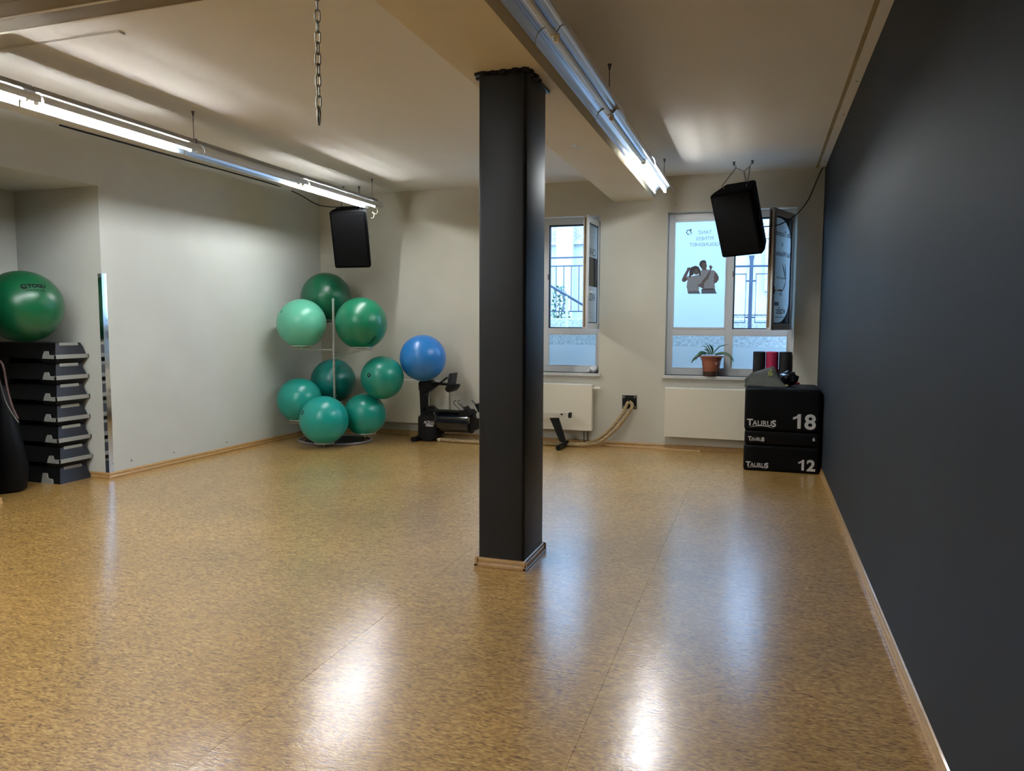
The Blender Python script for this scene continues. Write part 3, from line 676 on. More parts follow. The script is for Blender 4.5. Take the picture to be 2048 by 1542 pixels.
# ------------------------------------------------------------------ loudspeakers on chains
def chain_stuff(segs, parent, W=None):
    bm = new()
    for a, b in segs:
        a = Vector(a); b = Vector(b); d = (b-a); n = max(2, int(d.length/.026)); q = d.normalized().to_track_quat('Z', 'Y')
        for i in range(n):
            c = a+d*((i+.5)/n); tmp = link_bm(.016, .007, .0024, 5); M = Matrix.Translation(c) @ q.to_matrix().to_4x4() @ Matrix.Rotation(PI/2*(i % 2), 4, 'Z')
            bmesh.ops.transform(tmp, matrix=M, verts=tmp.verts); me = bpy.data.meshes.new('t'); tmp.to_mesh(me); tmp.free(); bm.from_mesh(me); bpy.data.meshes.remove(me)
    return bm
def speaker(loc, rot, sc, label, segs_px, yc, clabel):
    w_, h_, d_, bw = .49*sc, .78*sc, .40*sc, .36*sc
    t = thing('loudspeaker', label, 'speaker', loc, rot, 'hanging loudspeakers')
    bm = new(); poly = [(-w_/2, 0), (w_/2, 0), (w_/2, .10*sc), (bw/2, d_), (-bw/2, d_), (-w_/2, .10*sc)]
    prism(bm, poly, 'z', -h_/2, h_/2)
    bmesh.ops.bevel(bm, geom=[e for e in bm.edges], offset=.012, segments=2, affect='EDGES')
    obj('cabinet', bm, M_CARPET, t, smooth='auto')
    bm = bx(-w_/2+.022, w_/2-.022, -.006, .004, -h_/2+.022, h_/2-.022, .003); obj('grille', bm, M_GRILLE, t)
    for sx1 in (-1, 1):
        bm = bx(-.004, .004, -.05, .05, -.02, .02, .003); obj('side_handle', bm, M_BLACKG, t, loc=(sx1*(w_/2-.005), .09*sc, .02))
    for (ex, ey) in ((-w_*.3, d_*.55), (w_*.3, d_*.4)): obj('eye_bolt', tb([(ex, ey, h_/2-.01), (ex, ey, h_/2+.03)], .006, 6), M_DSTEEL, t)
    c = thing('speaker_chain', clabel, 'chain', (0, 0, 0))
    bm = chain_stuff(segs_px, c); tag(obj('chain_links', bm, M_DSTEEL, c), kind='stuff')
    return t
R_ = math.radians
# right speaker
sc = .94
Cc = Vector((-.977, -.398, 2.77)); locR = CAM+(Cc-CAM)*sc; rotR = (.4686, -.0512, -.3249)
mR = Matrix.Translation(locR) @ Euler(rotR, 'XYZ').to_matrix().to_4x4()
hkL, hkR = atZ(1468, 324, H), atZ(1505, 321, H)
def mid(px, py, y): return atY(px, py, y)
topb = mR @ Vector((.14*sc, .24*sc, .42*sc)); topb2 = mR @ Vector((.10*sc, .30*sc, .42*sc)); topl = mR @ Vector((-.17*sc, .22*sc, .42*sc))
jl, jr, jm = mid(1472, 336, -.62), mid(1500, 333, -.64), mid(1488, 343, -.63)
spR = speaker(locR, rotR, sc, 'black loudspeaker hanging tilted in front of the right window', [(hkL, jl), (jl, topl), (jl, jm), (hkR, jr), (jr, jm), (jr, topb), (jm, topb2)], -.62, 'thin steel chains holding the right loudspeaker')
for h_ in (hkL, hkR): obj('ceiling_eye', lathe(new(), [(0, -.04), (.012, -.035), (.012, -.006), (.022, 0), (0, 0)], 10, h_), M_DSTEEL, bpy.data.objects['speaker_chain'])
Cl = Vector((-6.058, -.526, 2.737)); locL = CAM+(Cl-CAM)*sc; rotL = (.339, -.024, .3555)
mL = Matrix.Translation(locL) @ Euler(rotL, 'XYZ').to_matrix().to_4x4()
hl, hr = atZ(687, 373, H), atZ(718, 373, H)
topl = mL @ Vector((-.12*sc, .26*sc, .42*sc)); topr = mL @ Vector((.14*sc, .26*sc, .42*sc))
spL = speaker(locL, rotL, sc, 'black loudspeaker hanging in the far left corner above the exercise balls', [(hl, topl), (hr, topr)], -.6, 'pair of short steel chains holding the corner loudspeaker')
c2 = [o for o in bpy.data.objects if o.name.startswith('speaker_chain')][-1]
for h_ in (hl, hr): obj('ceiling_eye', lathe(new(), [(0, -.04), (.012, -.035), (.012, -.006), (.022, 0), (0, 0)], 10, h_), M_DSTEEL, c2)
# cables
q0 = mR @ Vector((.225*sc, .13*sc, -.10*sc))
pts = [q0, atY(1533, 453, -.62), atY(1556, 450, -.5), atY(1577, 440, -.35), atY(1598, 424, -.2), atY(1618, 397, -.10), atY(1633, 362, -.03), atY(1644, 338, -.02), atY(1650, 335, -.012)]
tag(obj('speaker_cable', tb(smooth_pts(pts, 6), .006, 6), M_BLACK, smooth=True), 'black cable sagging from the right loudspeaker to the ceiling corner', 'cable')
q1 = mL @ Vector((-.10*sc, .30*sc, .392*sc))
pts = [(lx(-4.2)+.008, -4.2, H-.012), (lx(-2.5)+.008, -2.5, H-.012), (lx(-1.2)+.008, -1.2, H-.012), atX(640, 398, lx(0)+.03)+Vector((0, -.1, 0)), atY(652, 409, -.5), q1]
pts[3] = Vector((lx(-.6)+.03, -.6, H-.05)); pts[4] = (Vector(pts[3])+q1)*.5-Vector((0, 0, .07))
tag(obj('speaker_cable', tb(smooth_pts(pts, 8), .007, 6), M_BLACK, smooth=True), 'dark cable along the left wall top dropping to the corner loudspeaker', 'cable')

# ------------------------------------------------------------------ ball stand and exercise balls
BX, BY = -6.135, -.86
t = thing('ball_stand', 'steel post ball stand with round base holding the exercise balls', 'stand', (BX, BY, 0))
obj('base_ring', tube(new(), [(.50*math.cos(a*PI/24), .42*math.sin(a*PI/24), .016) for a in range(48)], .016, 8, closed=True), mat('grey_base', (128, 122, 128), .5, noise=.1), t, smooth=True)
obj('base_plate', lathe(new(), [(0, .012), (.40, .012), (.40, .002), (0, .002)], 40), M_BLACK, t)
obj('post', tb([(0, 0, .01), (0, 0, 1.92)], .016, 12), M_STAND, t, smooth='auto')
obj('post_cap', lathe(new(), [(0, 1.935), (.014, 1.932), (.018, 1.92), (.018, 1.905), (0, 1.905)], 12), M_STAND, t)
for z in (1.10, 1.21, .62): obj('clamp_screw', tb([(-.03, 0, z), (.05, 0, z)], .006, 6), M_DSTEEL, t)
BALLS = [
 ('dark_green', (12, 92, 62), (652.3, 595.2, 49.3, 10.38), 'dark green exercise ball, topmost on the stand below the loudspeaker'),
 ('mint_green', (100, 190, 160), (603.3, 647.1, 48.5, 9.85), 'pale mint exercise ball at upper left of the stand'),
 ('mid_green', (20, 118, 84), (722.6, 646.8, 51.6, 9.8), 'large mid green exercise ball at upper right of the stand'),
 ('deep_teal', (8, 116, 108), (666.8, 762.5, 44.6, 10.485), 'deep teal exercise ball behind the post at mid height'),
 ('sea_green', (26, 136, 118), (764.6, 755.3, 43.0, 9.918), 'sea green exercise ball with dark emblem next to the blue ball'),
 ('teal_left', (24, 150, 138), (599.4, 800.1, 44, 10.05), 'teal exercise ball at lower left of the stand'),
 ('bright_teal', (20, 156, 146), (648.1, 840.1, 48, 9.62), 'bright teal exercise ball lowest in front of the post'),
 ('teal_right', (20, 146, 132), (729.6, 828.7, 42, 10.052), 'teal exercise ball at lower right, above the base ring'),
 ('sky_blue', (42, 122, 196), (845.8, 716.1, 46.2, 10.039), 'blue exercise ball resting on the rowing machine'),
]
BALLMATS = {}
def ball(mname, rgb, c, R, label, squash=1.0):
    m = ball_mat(mname+'_vinyl', rgb)
    bm = new(); bmesh.ops.create_uvsphere(bm, u_segments=64, v_segments=40, radius=R)
    # slightly oblate with a plug dimple
    for v in bm.verts: v.co.z *= squash
    return tag(obj('exercise_ball', bm, m, None, True, loc=c), label, 'ball', 'exercise balls on the stand' if mname != 'recess_green' and mname != 'sky_blue' else None)
bo = {}
for nm, rgb, (px, py, r, d) in [b[:3] for b in BALLS]:
    lab = [b[3] for b in BALLS if b[0] == nm][0]
    c = atD(px, py, d); bo[nm] = (ball(nm, rgb, c, r*d/F, lab), c, r*d/F)
def on_ball(nm, px, py, bm_or_text, m, name, **k):
    """wrap flat print (x right, y up, metres) onto the ball surface around the point seen at px,py"""
    o, c, R = bo[nm]; d = _ray(px, py).normalized(); oc = CAM-c; b_ = oc.dot(d); disc = b_*b_-(oc.dot(oc)-R*R); t_ = -b_-math.sqrt(max(0, disc)); P_ = CAM+d*t_
    n = (P_-c).normalized(); right = Vector((0, 0, 1)).cross(n).normalized(); ang = k.get('ang', 0); up = n.cross(right)
    right, up = right*math.cos(ang)+up*math.sin(ang), up*math.cos(ang)-right*math.sin(ang)
    for v in bm_or_text.verts:
        x, y = v.co.x, v.co.y; q = (n*R+right*x+up*y).normalized()*(R+.0012+v.co.z); v.co = q
    return obj(name, bm_or_text, m, o)
def text_bm(body, size, shear=0, bold=0):
    o = text_obj('tmp', body, size, M_BLACK, None, (0, 0, 0), (0, 0, 0), extrude=.0003, align='CENTER', shear=shear, bold=bold); bm = new(); bm.from_mesh(o.data); me = o.data; bpy.data.objects.remove(o); bpy.data.meshes.remove(me)
    bmesh.ops.triangulate(bm, faces=bm.faces); return bm
def ring_logo(R, w_):
    bm = new(); n = 24
    for a0, a1, r0, r1 in ((.6, 2*PI-.2, R-w_, R), (PI-.3, 2*PI+.9, R*.35, R*.35+w_*.8)):
        prev = None
        for i in range(n+1):
            a = a0+(a1-a0)*i/n; q = [bm.verts.new((r0*math.cos(a), r0*math.sin(a), 0)), bm.verts.new((r1*math.cos(a), r1*math.sin(a), 0))]
            if prev: bm.faces.new((prev[0], prev[1], q[1], q[0]))
            prev = q
    return bm
on_ball('sea_green', 738, 750, ring_logo(.030, .012), M_BLACK, 'printed_emblem', ang=.8)
on_ball('mint_green', 563, 623, ring_logo(.020, .010), mat('faded_print', (40, 90, 76), .6, noise=.1), 'printed_emblem', ang=.5)
on_ball('bright_teal', 605, 825, ring_logo(.034, .016), mat('dark_teal_print', (10, 60, 60), .6, noise=.1), 'printed_emblem', ang=1.2)
on_ball('mid_green', 747, 681, text_bm('TOGU', .05, bold=.002), M_BLACK, 'printed_lettering', ang=1.35)
# arms and holder rings of the stand
def holder(nm, zpost, cup):
    o, c, R = bo[nm]; rc = R*cup; zc = c.z-math.sqrt(R*R-rc*rc)-.006; cx, cy = c.x-BX, c.y-BY
    a = obj('holder_ring', tube(new(), [(cx+rc*math.cos(i*PI/16), cy+rc*math.sin(i*PI/16), zc) for i in range(32)], .008, 6, closed=True), M_STAND, t, smooth=True)
    bl = c.z-R-.014; zl = min(bl, zc-.02)
    obj('support_arm', tb([(0, 0, zpost if zpost else zl), (cx*.93, cy*.93, zl), (cx, cy, zl)] if not zpost else [(0, 0, zpost), (cx, cy, zl)], .009, 8), M_STAND, a)
    bm = new()
    for k_ in range(2):
        an = k_*PI/2+.5; tube(bm, [(cx+rc*math.cos(an), cy+rc*math.sin(an), zc), (cx+rc*.9*math.cos(an), cy+rc*.9*math.sin(an), zl), (cx-rc*.9*math.cos(an), cy-rc*.9*math.sin(an), zl), (cx-rc*math.cos(an), cy-rc*math.sin(an), zc)], .004, 6)
    obj('ring_strut', bm, M_STAND, a)
holder('dark_green', 1.62, .45); holder('mint_green', 1.24, .45); holder('mid_green', 1.12, .42)
holder('deep_teal', .50, .5); holder('teal_left', .30, .5); holder('teal_right', .08, .5); holder('bright_teal', .05, .4)
# green ball on top of the step stack
nm = 'recess_green'; d = 7.2; c = atD(46, 613, d); R = 72*d/F
c.z = max(c.z, 1.405+R*.985)
bo[nm] = (ball(nm, (10, 88, 54), c, R, 'dark green exercise ball resting on the stacked step platforms', .985), c, R)
on_ball(nm, 48, 573, ring_logo(.028, .010), M_BLACK, 'printed_emblem')
on_ball(nm, 75, 575, text_bm('TOGU', .055, bold=.003), M_BLACK, 'printed_lettering')
on_ball(nm, 72, 582, text_bm('powerball ABS', .028), M_BLACK, 'printed_lettering')

# ------------------------------------------------------------------ aerobic step stack in the recess
def step(z, i, bottom):
    t = thing('step_platform', '', 'step platform', (-7.19, -3.995, z), (0, 0, 0), 'stacked aerobic step platforms')
    def sec(zz):  # half width (y) and end inset at a height of the body
        return .145+.045*(1-(zz-.05)/.155) if zz > .05 else .19
    L_ = .86; top = .206 if not bottom else .157; z0 = .052 if not bottom else 0
    bm = new(); rings = []
    for zz, hw, e in ((z0, .186, 0), (top-.030, .150, -.035), (top-.006, .142, -.042), (top, .132, -.052)):
        rings.append([bm.verts.new(v) for v in ((e, -hw, zz), (e, hw, zz), (-L_-e, hw, zz), (-L_-e, -hw, zz))])
    for A, B in zip(rings, rings[1:]):
        for j in range(4): bm.faces.new((A[j], A[(j+1) % 4], B[(j+1) % 4], B[j]))
    bm.faces.new(rings[0][::-1]); bm.faces.new(rings[-1])
    dk = obj('deck', bm, [M_NAVY, M_BLACK], t)
    for p_ in dk.data.polygons:
        if abs(p_.normal.y) > .7 or p_.normal.z > .7: p_.material_index = 1
    hwt = .132
    bm = new(); prism(bm, [(-.11, top-.028), (.105, top-.028), (.10, top+.0015), (-.105, top+.0015)], 'x', -.085, -.033); obj('end_grip', bm, M_GREYP, t)
    bm = new(); box(bm, -L_+.06, -.10, -hwt+.01, hwt-.01, top-.002, top+.001); obj('tread_mat', bm, M_BLACK, t)
    if not bottom:
        bm = new()  # grey rubber band wrapping the end, with the raised foot on the long sides
        box(bm, -.005, .006, -.196, .196, .050, .090)
        for s_ in (-1, 1):
            a, b = sorted((s_*.184, s_*.196)); prism(bm, [(-.16, .052), (.006, .050), (.006, .088), (-.075, .088), (-.085, .125), (-.13, .125), (-.15, .09)], 'y', a, b)
        obj('rubber_band', bm, M_GREYP, t)
        bm = new(); rr = []
        for zz, hw, e in ((.0, .150, -.05), (.052, .19, 0)): rr.append([bm.verts.new(v) for v in ((e, -hw, zz), (e, hw, zz), (-.20, hw, zz), (-.20, -hw, zz))])
        for j in range(4): bm.faces.new((rr[0][j], rr[0][(j+1) % 4], rr[1][(j+1) % 4], rr[1][j]))
        bm.faces.new(rr[0][::-1]); bm.faces.new(rr[1]); obj('riser', bm, M_BLACK, t)
        bm = new(); box(bm, -L_, -L_+.2, -.15, .15, 0, .052); obj('riser', bm, M_BLACK, t)
    else:
        bm = new()
        prism(bm, [(-.235, 0), (-.085, 0), (-.095, .046), (-.15, .052), (-.16, .10), (-.21, .102)], 'y', -.198, -.182); obj('rubber_foot', bm, M_GREYP, t)
    return t
names = ['topmost of the stack, under the green ball', 'second from the top of the stack', 'third from the top of the stack', 'middle of the stack of seven', 'third from the bottom of the stack', 'second from the bottom of the stack']
for i in range(7):
    j = 6-i; z = 0 if i == 0 else .157+(i-1)*.2068
    o = step(z, i, i == 0); o['label'] = 'black and grey step platform, '+(names[j] if j < 6 else 'lowest of the stack, standing on the floor')
    o.location.x += random.uniform(-.008, .008); o.location.y += random.uniform(-.004, .004)
# black bag with straps at the left picture edge
t = thing('punch_bag', 'tall black sack with looped straps standing left of the step stack', 'bag', (-7.40, -4.56, 0))
bm = new(); lathe(bm, [(0, .0), (.12, .0), (.15, .03), (.155, .25), (.14, .45), (.11, .65), (.07, .85), (.04, 1.0), (0, 1.01)], 28)
for v in bm.verts:
    v.co.x += .02*math.sin(v.co.z*5)+.008*math.sin(v.co.z*17+v.co.y*20); v.co.y += .01*math.sin(v.co.z*9)
obj('sack', bm, M_VINYL, t, True)
lo = t.location
for i, (pp, r) in enumerate((([(-6, 735), (0, 765), (8, 795), (20, 820), (38, 846)], .007), ([(0, 722), (7, 735), (14, 775), (24, 812), (36, 838)], .010))):
    bm = tube(new(), [q-lo for q in smooth_pts([atD(px, py, 6.82) for px, py in pp], 5)], r, 6); obj('strap', bm, M_RUSTY if i else M_DSTEEL, t, True)

# ------------------------------------------------------------------ radiators
def radiator(x0, x1, z0, z1, label, valve=None):
    t = thing('radiator', label, 'radiator', ((x0+x1)/2, -.02, z0), (0, 0, 0), 'flat panel radiators under the windows')
    h = (x1-x0)/2; hh = z1-z0
    obj('front_panel', bx(-h, h, -.105, -.092, 0, hh, .004), M_RAD, t)
    obj('rear_panel', bx(-h+.006, h-.006, -.03, -.02, .01, hh-.006), M_RAD, t)
    obj('side_cover', bx(-h, -h+.008, -.092, -.02, .004, hh-.002), M_RAD, t); obj('side_cover', bx(h-.008, h, -.092, -.02, .004, hh-.002), M_RAD, t)
    bm = new(); box(bm, -h, h, -.10, -.02, hh-.004, hh+.006, .002)
    obj('top_grille', bm, mat('radiator_top', (235, 235, 232), .35, noise=.02), t)
    for s_ in (-1, 1): obj('bracket', bx(s_*h*.7-.015, s_*h*.7+.015, -.03, .0195, .04, hh-.04), M_DSTEEL, t)
    for dx in (.06, .11): obj('pipe', tb([(h-dx, -.06, .0), (h-dx, -.06, -z0+.04), (h-dx, .0195, -z0+.04)], .009, 8), M_DSTEEL, t)
    if valve: 
        v = obj('valve', lathe(new(), [(0, .0), (.013, .0), (.013, .025), (.019, .028), (.020, .085), (.016, .095), (0, .095)], 14), mat('valve_white', (232, 230, 222), .4, noise=.02), t, 'auto', loc=(h, -.06, hh-.045), rot=(0, PI/2, 0))
    return t
radiator(-1.795, -.50, .178, .80, 'cream flat radiator under the plant window beside the black boxes')
radiator(-4.10, -2.735, .200, .808, 'cream flat radiator behind the column under the half hidden window', True)
radiator(-6.35, -4.80, .19, .80, 'cream flat radiator behind the exercise balls and rowing machine')

# wooden batten lying along the back wall
pa, pb = atZ(1200, 889, .012), atZ(1400, 904, .012)
pa = Vector((-2.55, -.045, .012)); pb = Vector((-1.345, -.10, .012))
d = pb-pa; bm = new(); box(bm, 0, d.length, -.018, .018, 0, .02, .003)
tag(obj('wooden_batten', bm, M_WOODL, loc=(pa.x, pa.y, .0005), rot=(0, 0, math.atan2(d.y, d.x))), 'loose pale wooden batten on the floor under the right radiator', 'batten')

# ------------------------------------------------------------------ rope on its wall anchor
def P3(px, py, y): return atY(px, py, y)
an = thing('rope_anchor', 'square black steel plate bolted to the wall holding the thick rope', 'anchor plate', (-2.263, 0, .591))
obj('plate', bx(-.095, .095, -.008, 0, -.088, .088, .003), M_BLACK, an)
for sx1 in (-1, 1):
    for sz in (-1, 1): obj('bolt', lathe(new(), [(0, .010), (.012, .009), (.016, .003), (.018, 0), (0, 0)], 12), M_STEEL, an, loc=(sx1*.072, -.008, sz*.066), rot=(PI/2, 0, 0))
obj('eye', tube(new(), [(0, -.035+.035*math.cos(a*PI/8), .0+.035*math.sin(a*PI/8)) for a in range(16)], .008, 8, closed=True), M_BLACK, an, True, loc=(0, -.008, .01))
def twisted(path, R, strands=3, pitch=.085, r=.011, step_=.009):
    P = smooth_pts(path, 14); S_ = [0]
    for a, b in zip(P, P[1:]): S_.append(S_[-1]+(b-a).length)
    n = int(S_[-1]/step_); Q = []; j = 0
    for i in range(n+1):
        s = S_[-1]*i/n
        while j < len(S_)-2 and S_[j+1] < s: j += 1
        u = (s-S_[j])/max(1e-6, S_[j+1]-S_[j]); Q.append(P[j].lerp(P[j+1], u))
    fr = frames(Q); bm = new()
    for k_ in range(strands):
        H_ = []
        for i, (p_, t_, n_, b_) in enumerate(fr):
            a = 2*PI*(i*S_[-1]/n)/pitch+2*PI*k_/strands; H_.append(p_+(n_*math.cos(a)+b_*math.sin(a))*R)
        tube(bm, H_, r, 5)
    return bm
rp = thing('battle_rope', 'thick twisted hemp rope hanging from the wall plate and running along the floor', 'rope', (-2.26, -.06, 0))
off = Vector((2.26, .06, 0))
za = .024
pathA = [(-2.255, -.05, .60), (-2.28, -.085, .57), (-2.33, -.10, .45), (-2.45, -.13, .28), (-2.62, -.15, .12), (-2.80, -.16, .04), (-3.0, -.17, za), (-3.4, -.18, za), (-3.9, -.2, za), (-4.3, -.24, za), (-4.6, -.22, za), (-4.84, -.24, za), (-4.90, -.29, za), (-4.84, -.35, za), (-4.5, -.36, za), (-4.2, -.38, za)]
pathB = [(-2.25, -.05, .60), (-2.21, -.09, .55), (-2.27, -.12, .44), (-2.39, -.16, .27), (-2.56, -.19, .11), (-2.72, -.22, .04), (-2.95, -.24, za), (-3.4, -.26, za), (-3.8, -.30, za), (-4.1, -.45, za), (-4.3, -.46, za), (-4.55, -.445, za), (-4.78, -.43, .05), (-4.86, -.40, .08)]
pathB = pathB[:-2]+[(-4.76, -.425, za)]
o = obj('rope_length', twisted([Vector(p)+off for p in pathA], .0115, r=.0125), M_ROPE, rp, True)
o = obj('rope_length', twisted([Vector(p)+off for p in pathB], .0115, r=.0125), M_ROPE, rp, True)
obj('end_grip', tb([Vector((-4.2, -.38, za))+off, Vector((-4.05, -.39, za))+off], .024, 12), M_CREAM, rp, 'auto')
obj('end_grip', tb([Vector((-4.76, -.425, za))+off, Vector((-4.80, -.422, za))+off], .024, 12), M_CREAM, rp, 'auto')

# ------------------------------------------------------------------ rowing machine
Y0 = -.36
rw = thing('rowing_machine', 'black water rowing machine standing along the back wall behind the column', 'rowing machine', (-4.95, Y0, 0))
def rl(px, py, y=-.33): p = atY(px, py, y); return (p.x+4.95, p.z)
def rpoly(name, pts, y0, y1, m, bev=.006):
    bm = new(); prism(bm, [rl(*p) for p in pts], 'y', y0, y1)
    if bev: bmesh.ops.bevel(bm, geom=list(bm.edges), offset=bev, segments=2, affect='EDGES')
    return obj(name, bm, m, rw, 'auto')
rpoly('upright_post', [(843, 770), (856, 776), (856, 838), (846, 838)], -.05, .05, M_BLACK)
rpoly('head_housing', [(842, 764), (847, 760), (866, 759), (872, 768), (866, 778), (852, 782), (843, 780)], -.06, .06, M_BLACK)
rpoly('tank_housing', [(846, 830), (853, 826), (878, 827), (881, 845), (881, 870), (872, 879), (857, 878), (846, 868)], -.14, .14, M_BLACK, .012)
rpoly('brace', [(849, 818), (854, 812), (868, 811), (882, 824), (880, 829), (860, 830)], -.05, .05, M_BLACK)
x0, z0 = rl(876.5, 845); x1, _ = rl(945, 845); rr = .135
bm = new(); tube(bm, [(x0, 0, z0+.02), (x1, 0, z0+.02)], rr, 40); obj('water_tank', bm, M_BLACKG, rw, 'auto')
for xx in (x0+.012, x1-.02):
    bm = new(); tube(bm, [(xx, 0, z0+.02), (xx+.03, 0, z0+.02)], rr+.006, 40); obj('tank_band', bm, M_BLACK, rw, 'auto')
for zz, yy in ((.10, -.1), (-.02, -.135)): obj('tank_clip', bx(x0-.004, x0+.012, yy-.012, yy+.004, z0+zz-.0, z0+zz+.06), M_STEEL, rw)
obj('tank_clip', bx(x1+.0, x1+.02, -.13, -.11, z0+.03, z0+.11), M_STEEL, rw)
zr = rl(900, 827)[1]; xe = rl(1139, 828)[0]; xr0 = rl(861, 827)[0]; zre = rl(1139, 828)[1]
bm = new(); A = [(xr0, zr-.025), (xr0, zr+.02), (x1, zr+.025), (x1, zr-.02)]; prism(bm, A, 'y', -.035, .035); obj('cover_rail', bm, mat('grey_rail', (95, 95, 92), .4, noise=.05), rw)
obj('top_deck', bx(xr0+.02, x1-.03, -.06, .06, zr+.021, zr+.05, .006), M_BLACK, rw)
zs = zre-.01
bm = new(); prism(bm, [(x1+.08, zr-.04), (x1+.08, zr+.03), (xe, zs+.028), (xe, zs-.03)], 'y', -.04, .04); obj('seat_rail', bm, mat('brushed_aluminium', (206, 202, 192), .32, metal=.6, noise=.04), rw)
bm = new(); box(bm, xe, xe+.03, -.045, .045, zs-.035, zs+.033, .006); obj('rail_end_cap', bm, M_BLACK, rw)
for dx in (-.10,): obj('rail_stop', bx(xe+dx, xe+dx+.03, -.046, -.038, zs+.0, zs+.02), M_BLACK, rw)
xs = x1+.75; bm = new(); box(bm, xs-.13, xs+.13, -.15, .15, zs+.06, zs+.115, .025, 3); obj('seat', bm, M_BLACK, rw, 'auto')
obj('seat_carriage', bx(xs-.08, xs+.08, -.05, .05, zs+.025, zs+.06, .004), M_BLACK, rw)
# rear leg
a0, a1, a2, a3 = rl(1101, 834), rl(1118, 834), rl(1133, 883), rl(1122, 883)
bm = new(); prism(bm, [a0, a1, a2, a3], 'y', -.03, .03); bmesh.ops.bevel(bm, geom=list(bm.edges), offset=.005, segments=2, affect='EDGES'); obj('rear_leg', bm, M_BLACK, rw, 'auto')
fx = rl(1127, 887)[0]; o = obj('rear_foot', tb([(fx, -.24, .035), (fx+.0, .20, .035)], .034, 14), M_BLACK, rw, 'auto')
ff = -.19+.0; fx = rl(847, 878)[0]
obj('front_foot', tb([(fx-.03, -.24, .036), (fx-.0, .24, .036)], .036, 14), M_BLACK, rw, 'auto')
bm = new(); box(bm, fx-.03, fx+.14, -.10, .10, .02, .09, .01); obj('foot_bracket', bm, M_BLACK, rw, 'auto')
# arm, monitor, handlebar
A = rl(866, 766); B = rl(902, 769)
obj('monitor_arm', tb([(A[0], 0, A[1]), (B[0], 0, B[1])], .018, 8), M_BLACK, rw, 'auto')
bm = new(); prism(bm, [rl(*p) for p in ((899, 771), (903, 768), (917, 768), (918, 772), (911, 781), (902, 784), (896, 778))], 'y', -.09, .09); bmesh.ops.bevel(bm, geom=list(bm.edges), offset=.008, segments=2, affect='EDGES'); obj('monitor', bm, M_BLACK, rw, 'auto')
bm = new(); prism(bm, [rl(*p) for p in ((901, 768), (906, 746), (914, 745), (911, 768))], 'y', -.10, .05); obj('tablet_holder', bm, M_NAVY, rw)
h0, h1 = rl(883.5, 757), rl(862, 788)
obj('handlebar', tb([(h0[0], .22, h0[1]), ((h0[0]+h1[0])/2, 0, (h0[1]+h1[1])/2), (h1[0], -.22, h1[1])], .014, 10), M_BLACK, rw, 'auto')
cd_ = [rl(864, 783), rl(868, 792), rl(869, 802), rl(866, 810)]
obj('pull_cord', tb(smooth_pts([(u, -.10, v) for u, v in cd_], 5), .0025, 5), M_BLACK, rw)
# footplates and straps
for s_, (ax, ay) in ((-1, (0, 0)), (1, (13, -3))):
    bm = new(); prism(bm, [rl(935+ax, 812+ay), rl(941+ax, 810+ay), rl(952+ax, 826+ay), rl(945+ax, 832+ay)], 'y', s_*.09-.045, s_*.09+.045)
    fp = obj('footplate', bm, M_BLACK, rw); u0, u1 = rl(927+ax, 804+ay), rl(940+ax, 818+ay)
    obj('heel_strap', tb([(u0[0], s_*.09, u0[1]), (u1[0], s_*.09, u1[1])], .012, 8), M_DSTEEL, fp)
for dx in (0, 4):
    P_ = [rl(921+dx, 799), rl(916+dx, 801), rl(917+dx, 806), rl(925+dx, 814), rl(932+dx, 821)]
    obj('foot_strap', tb(smooth_pts([(u, -.12+dx*.02, v) for u, v in P_], 4), .0045, 6), M_BLACK, rw)
bm = new(); prism(bm, [rl(922, 829), rl(931, 819), rl(945, 819), rl(957, 832), rl(957, 858), rl(947, 862), rl(943, 832)], 'y', -.10, .10); obj('footplate_mount', bm, M_BLACK, rw)
for body, px, py, sz, bd in (('AQUA', 858.5, 848, .062, .001), ('STREAM', 859, 852.8, .034, .0022)):
    u, v = rl(px, py, -.50); text_obj('lettering', body, sz, M_WHITE, rw, (u, -.1412, v), (PI/2, 0, 0), align='CENTER', bold=bd, sx_=.9)

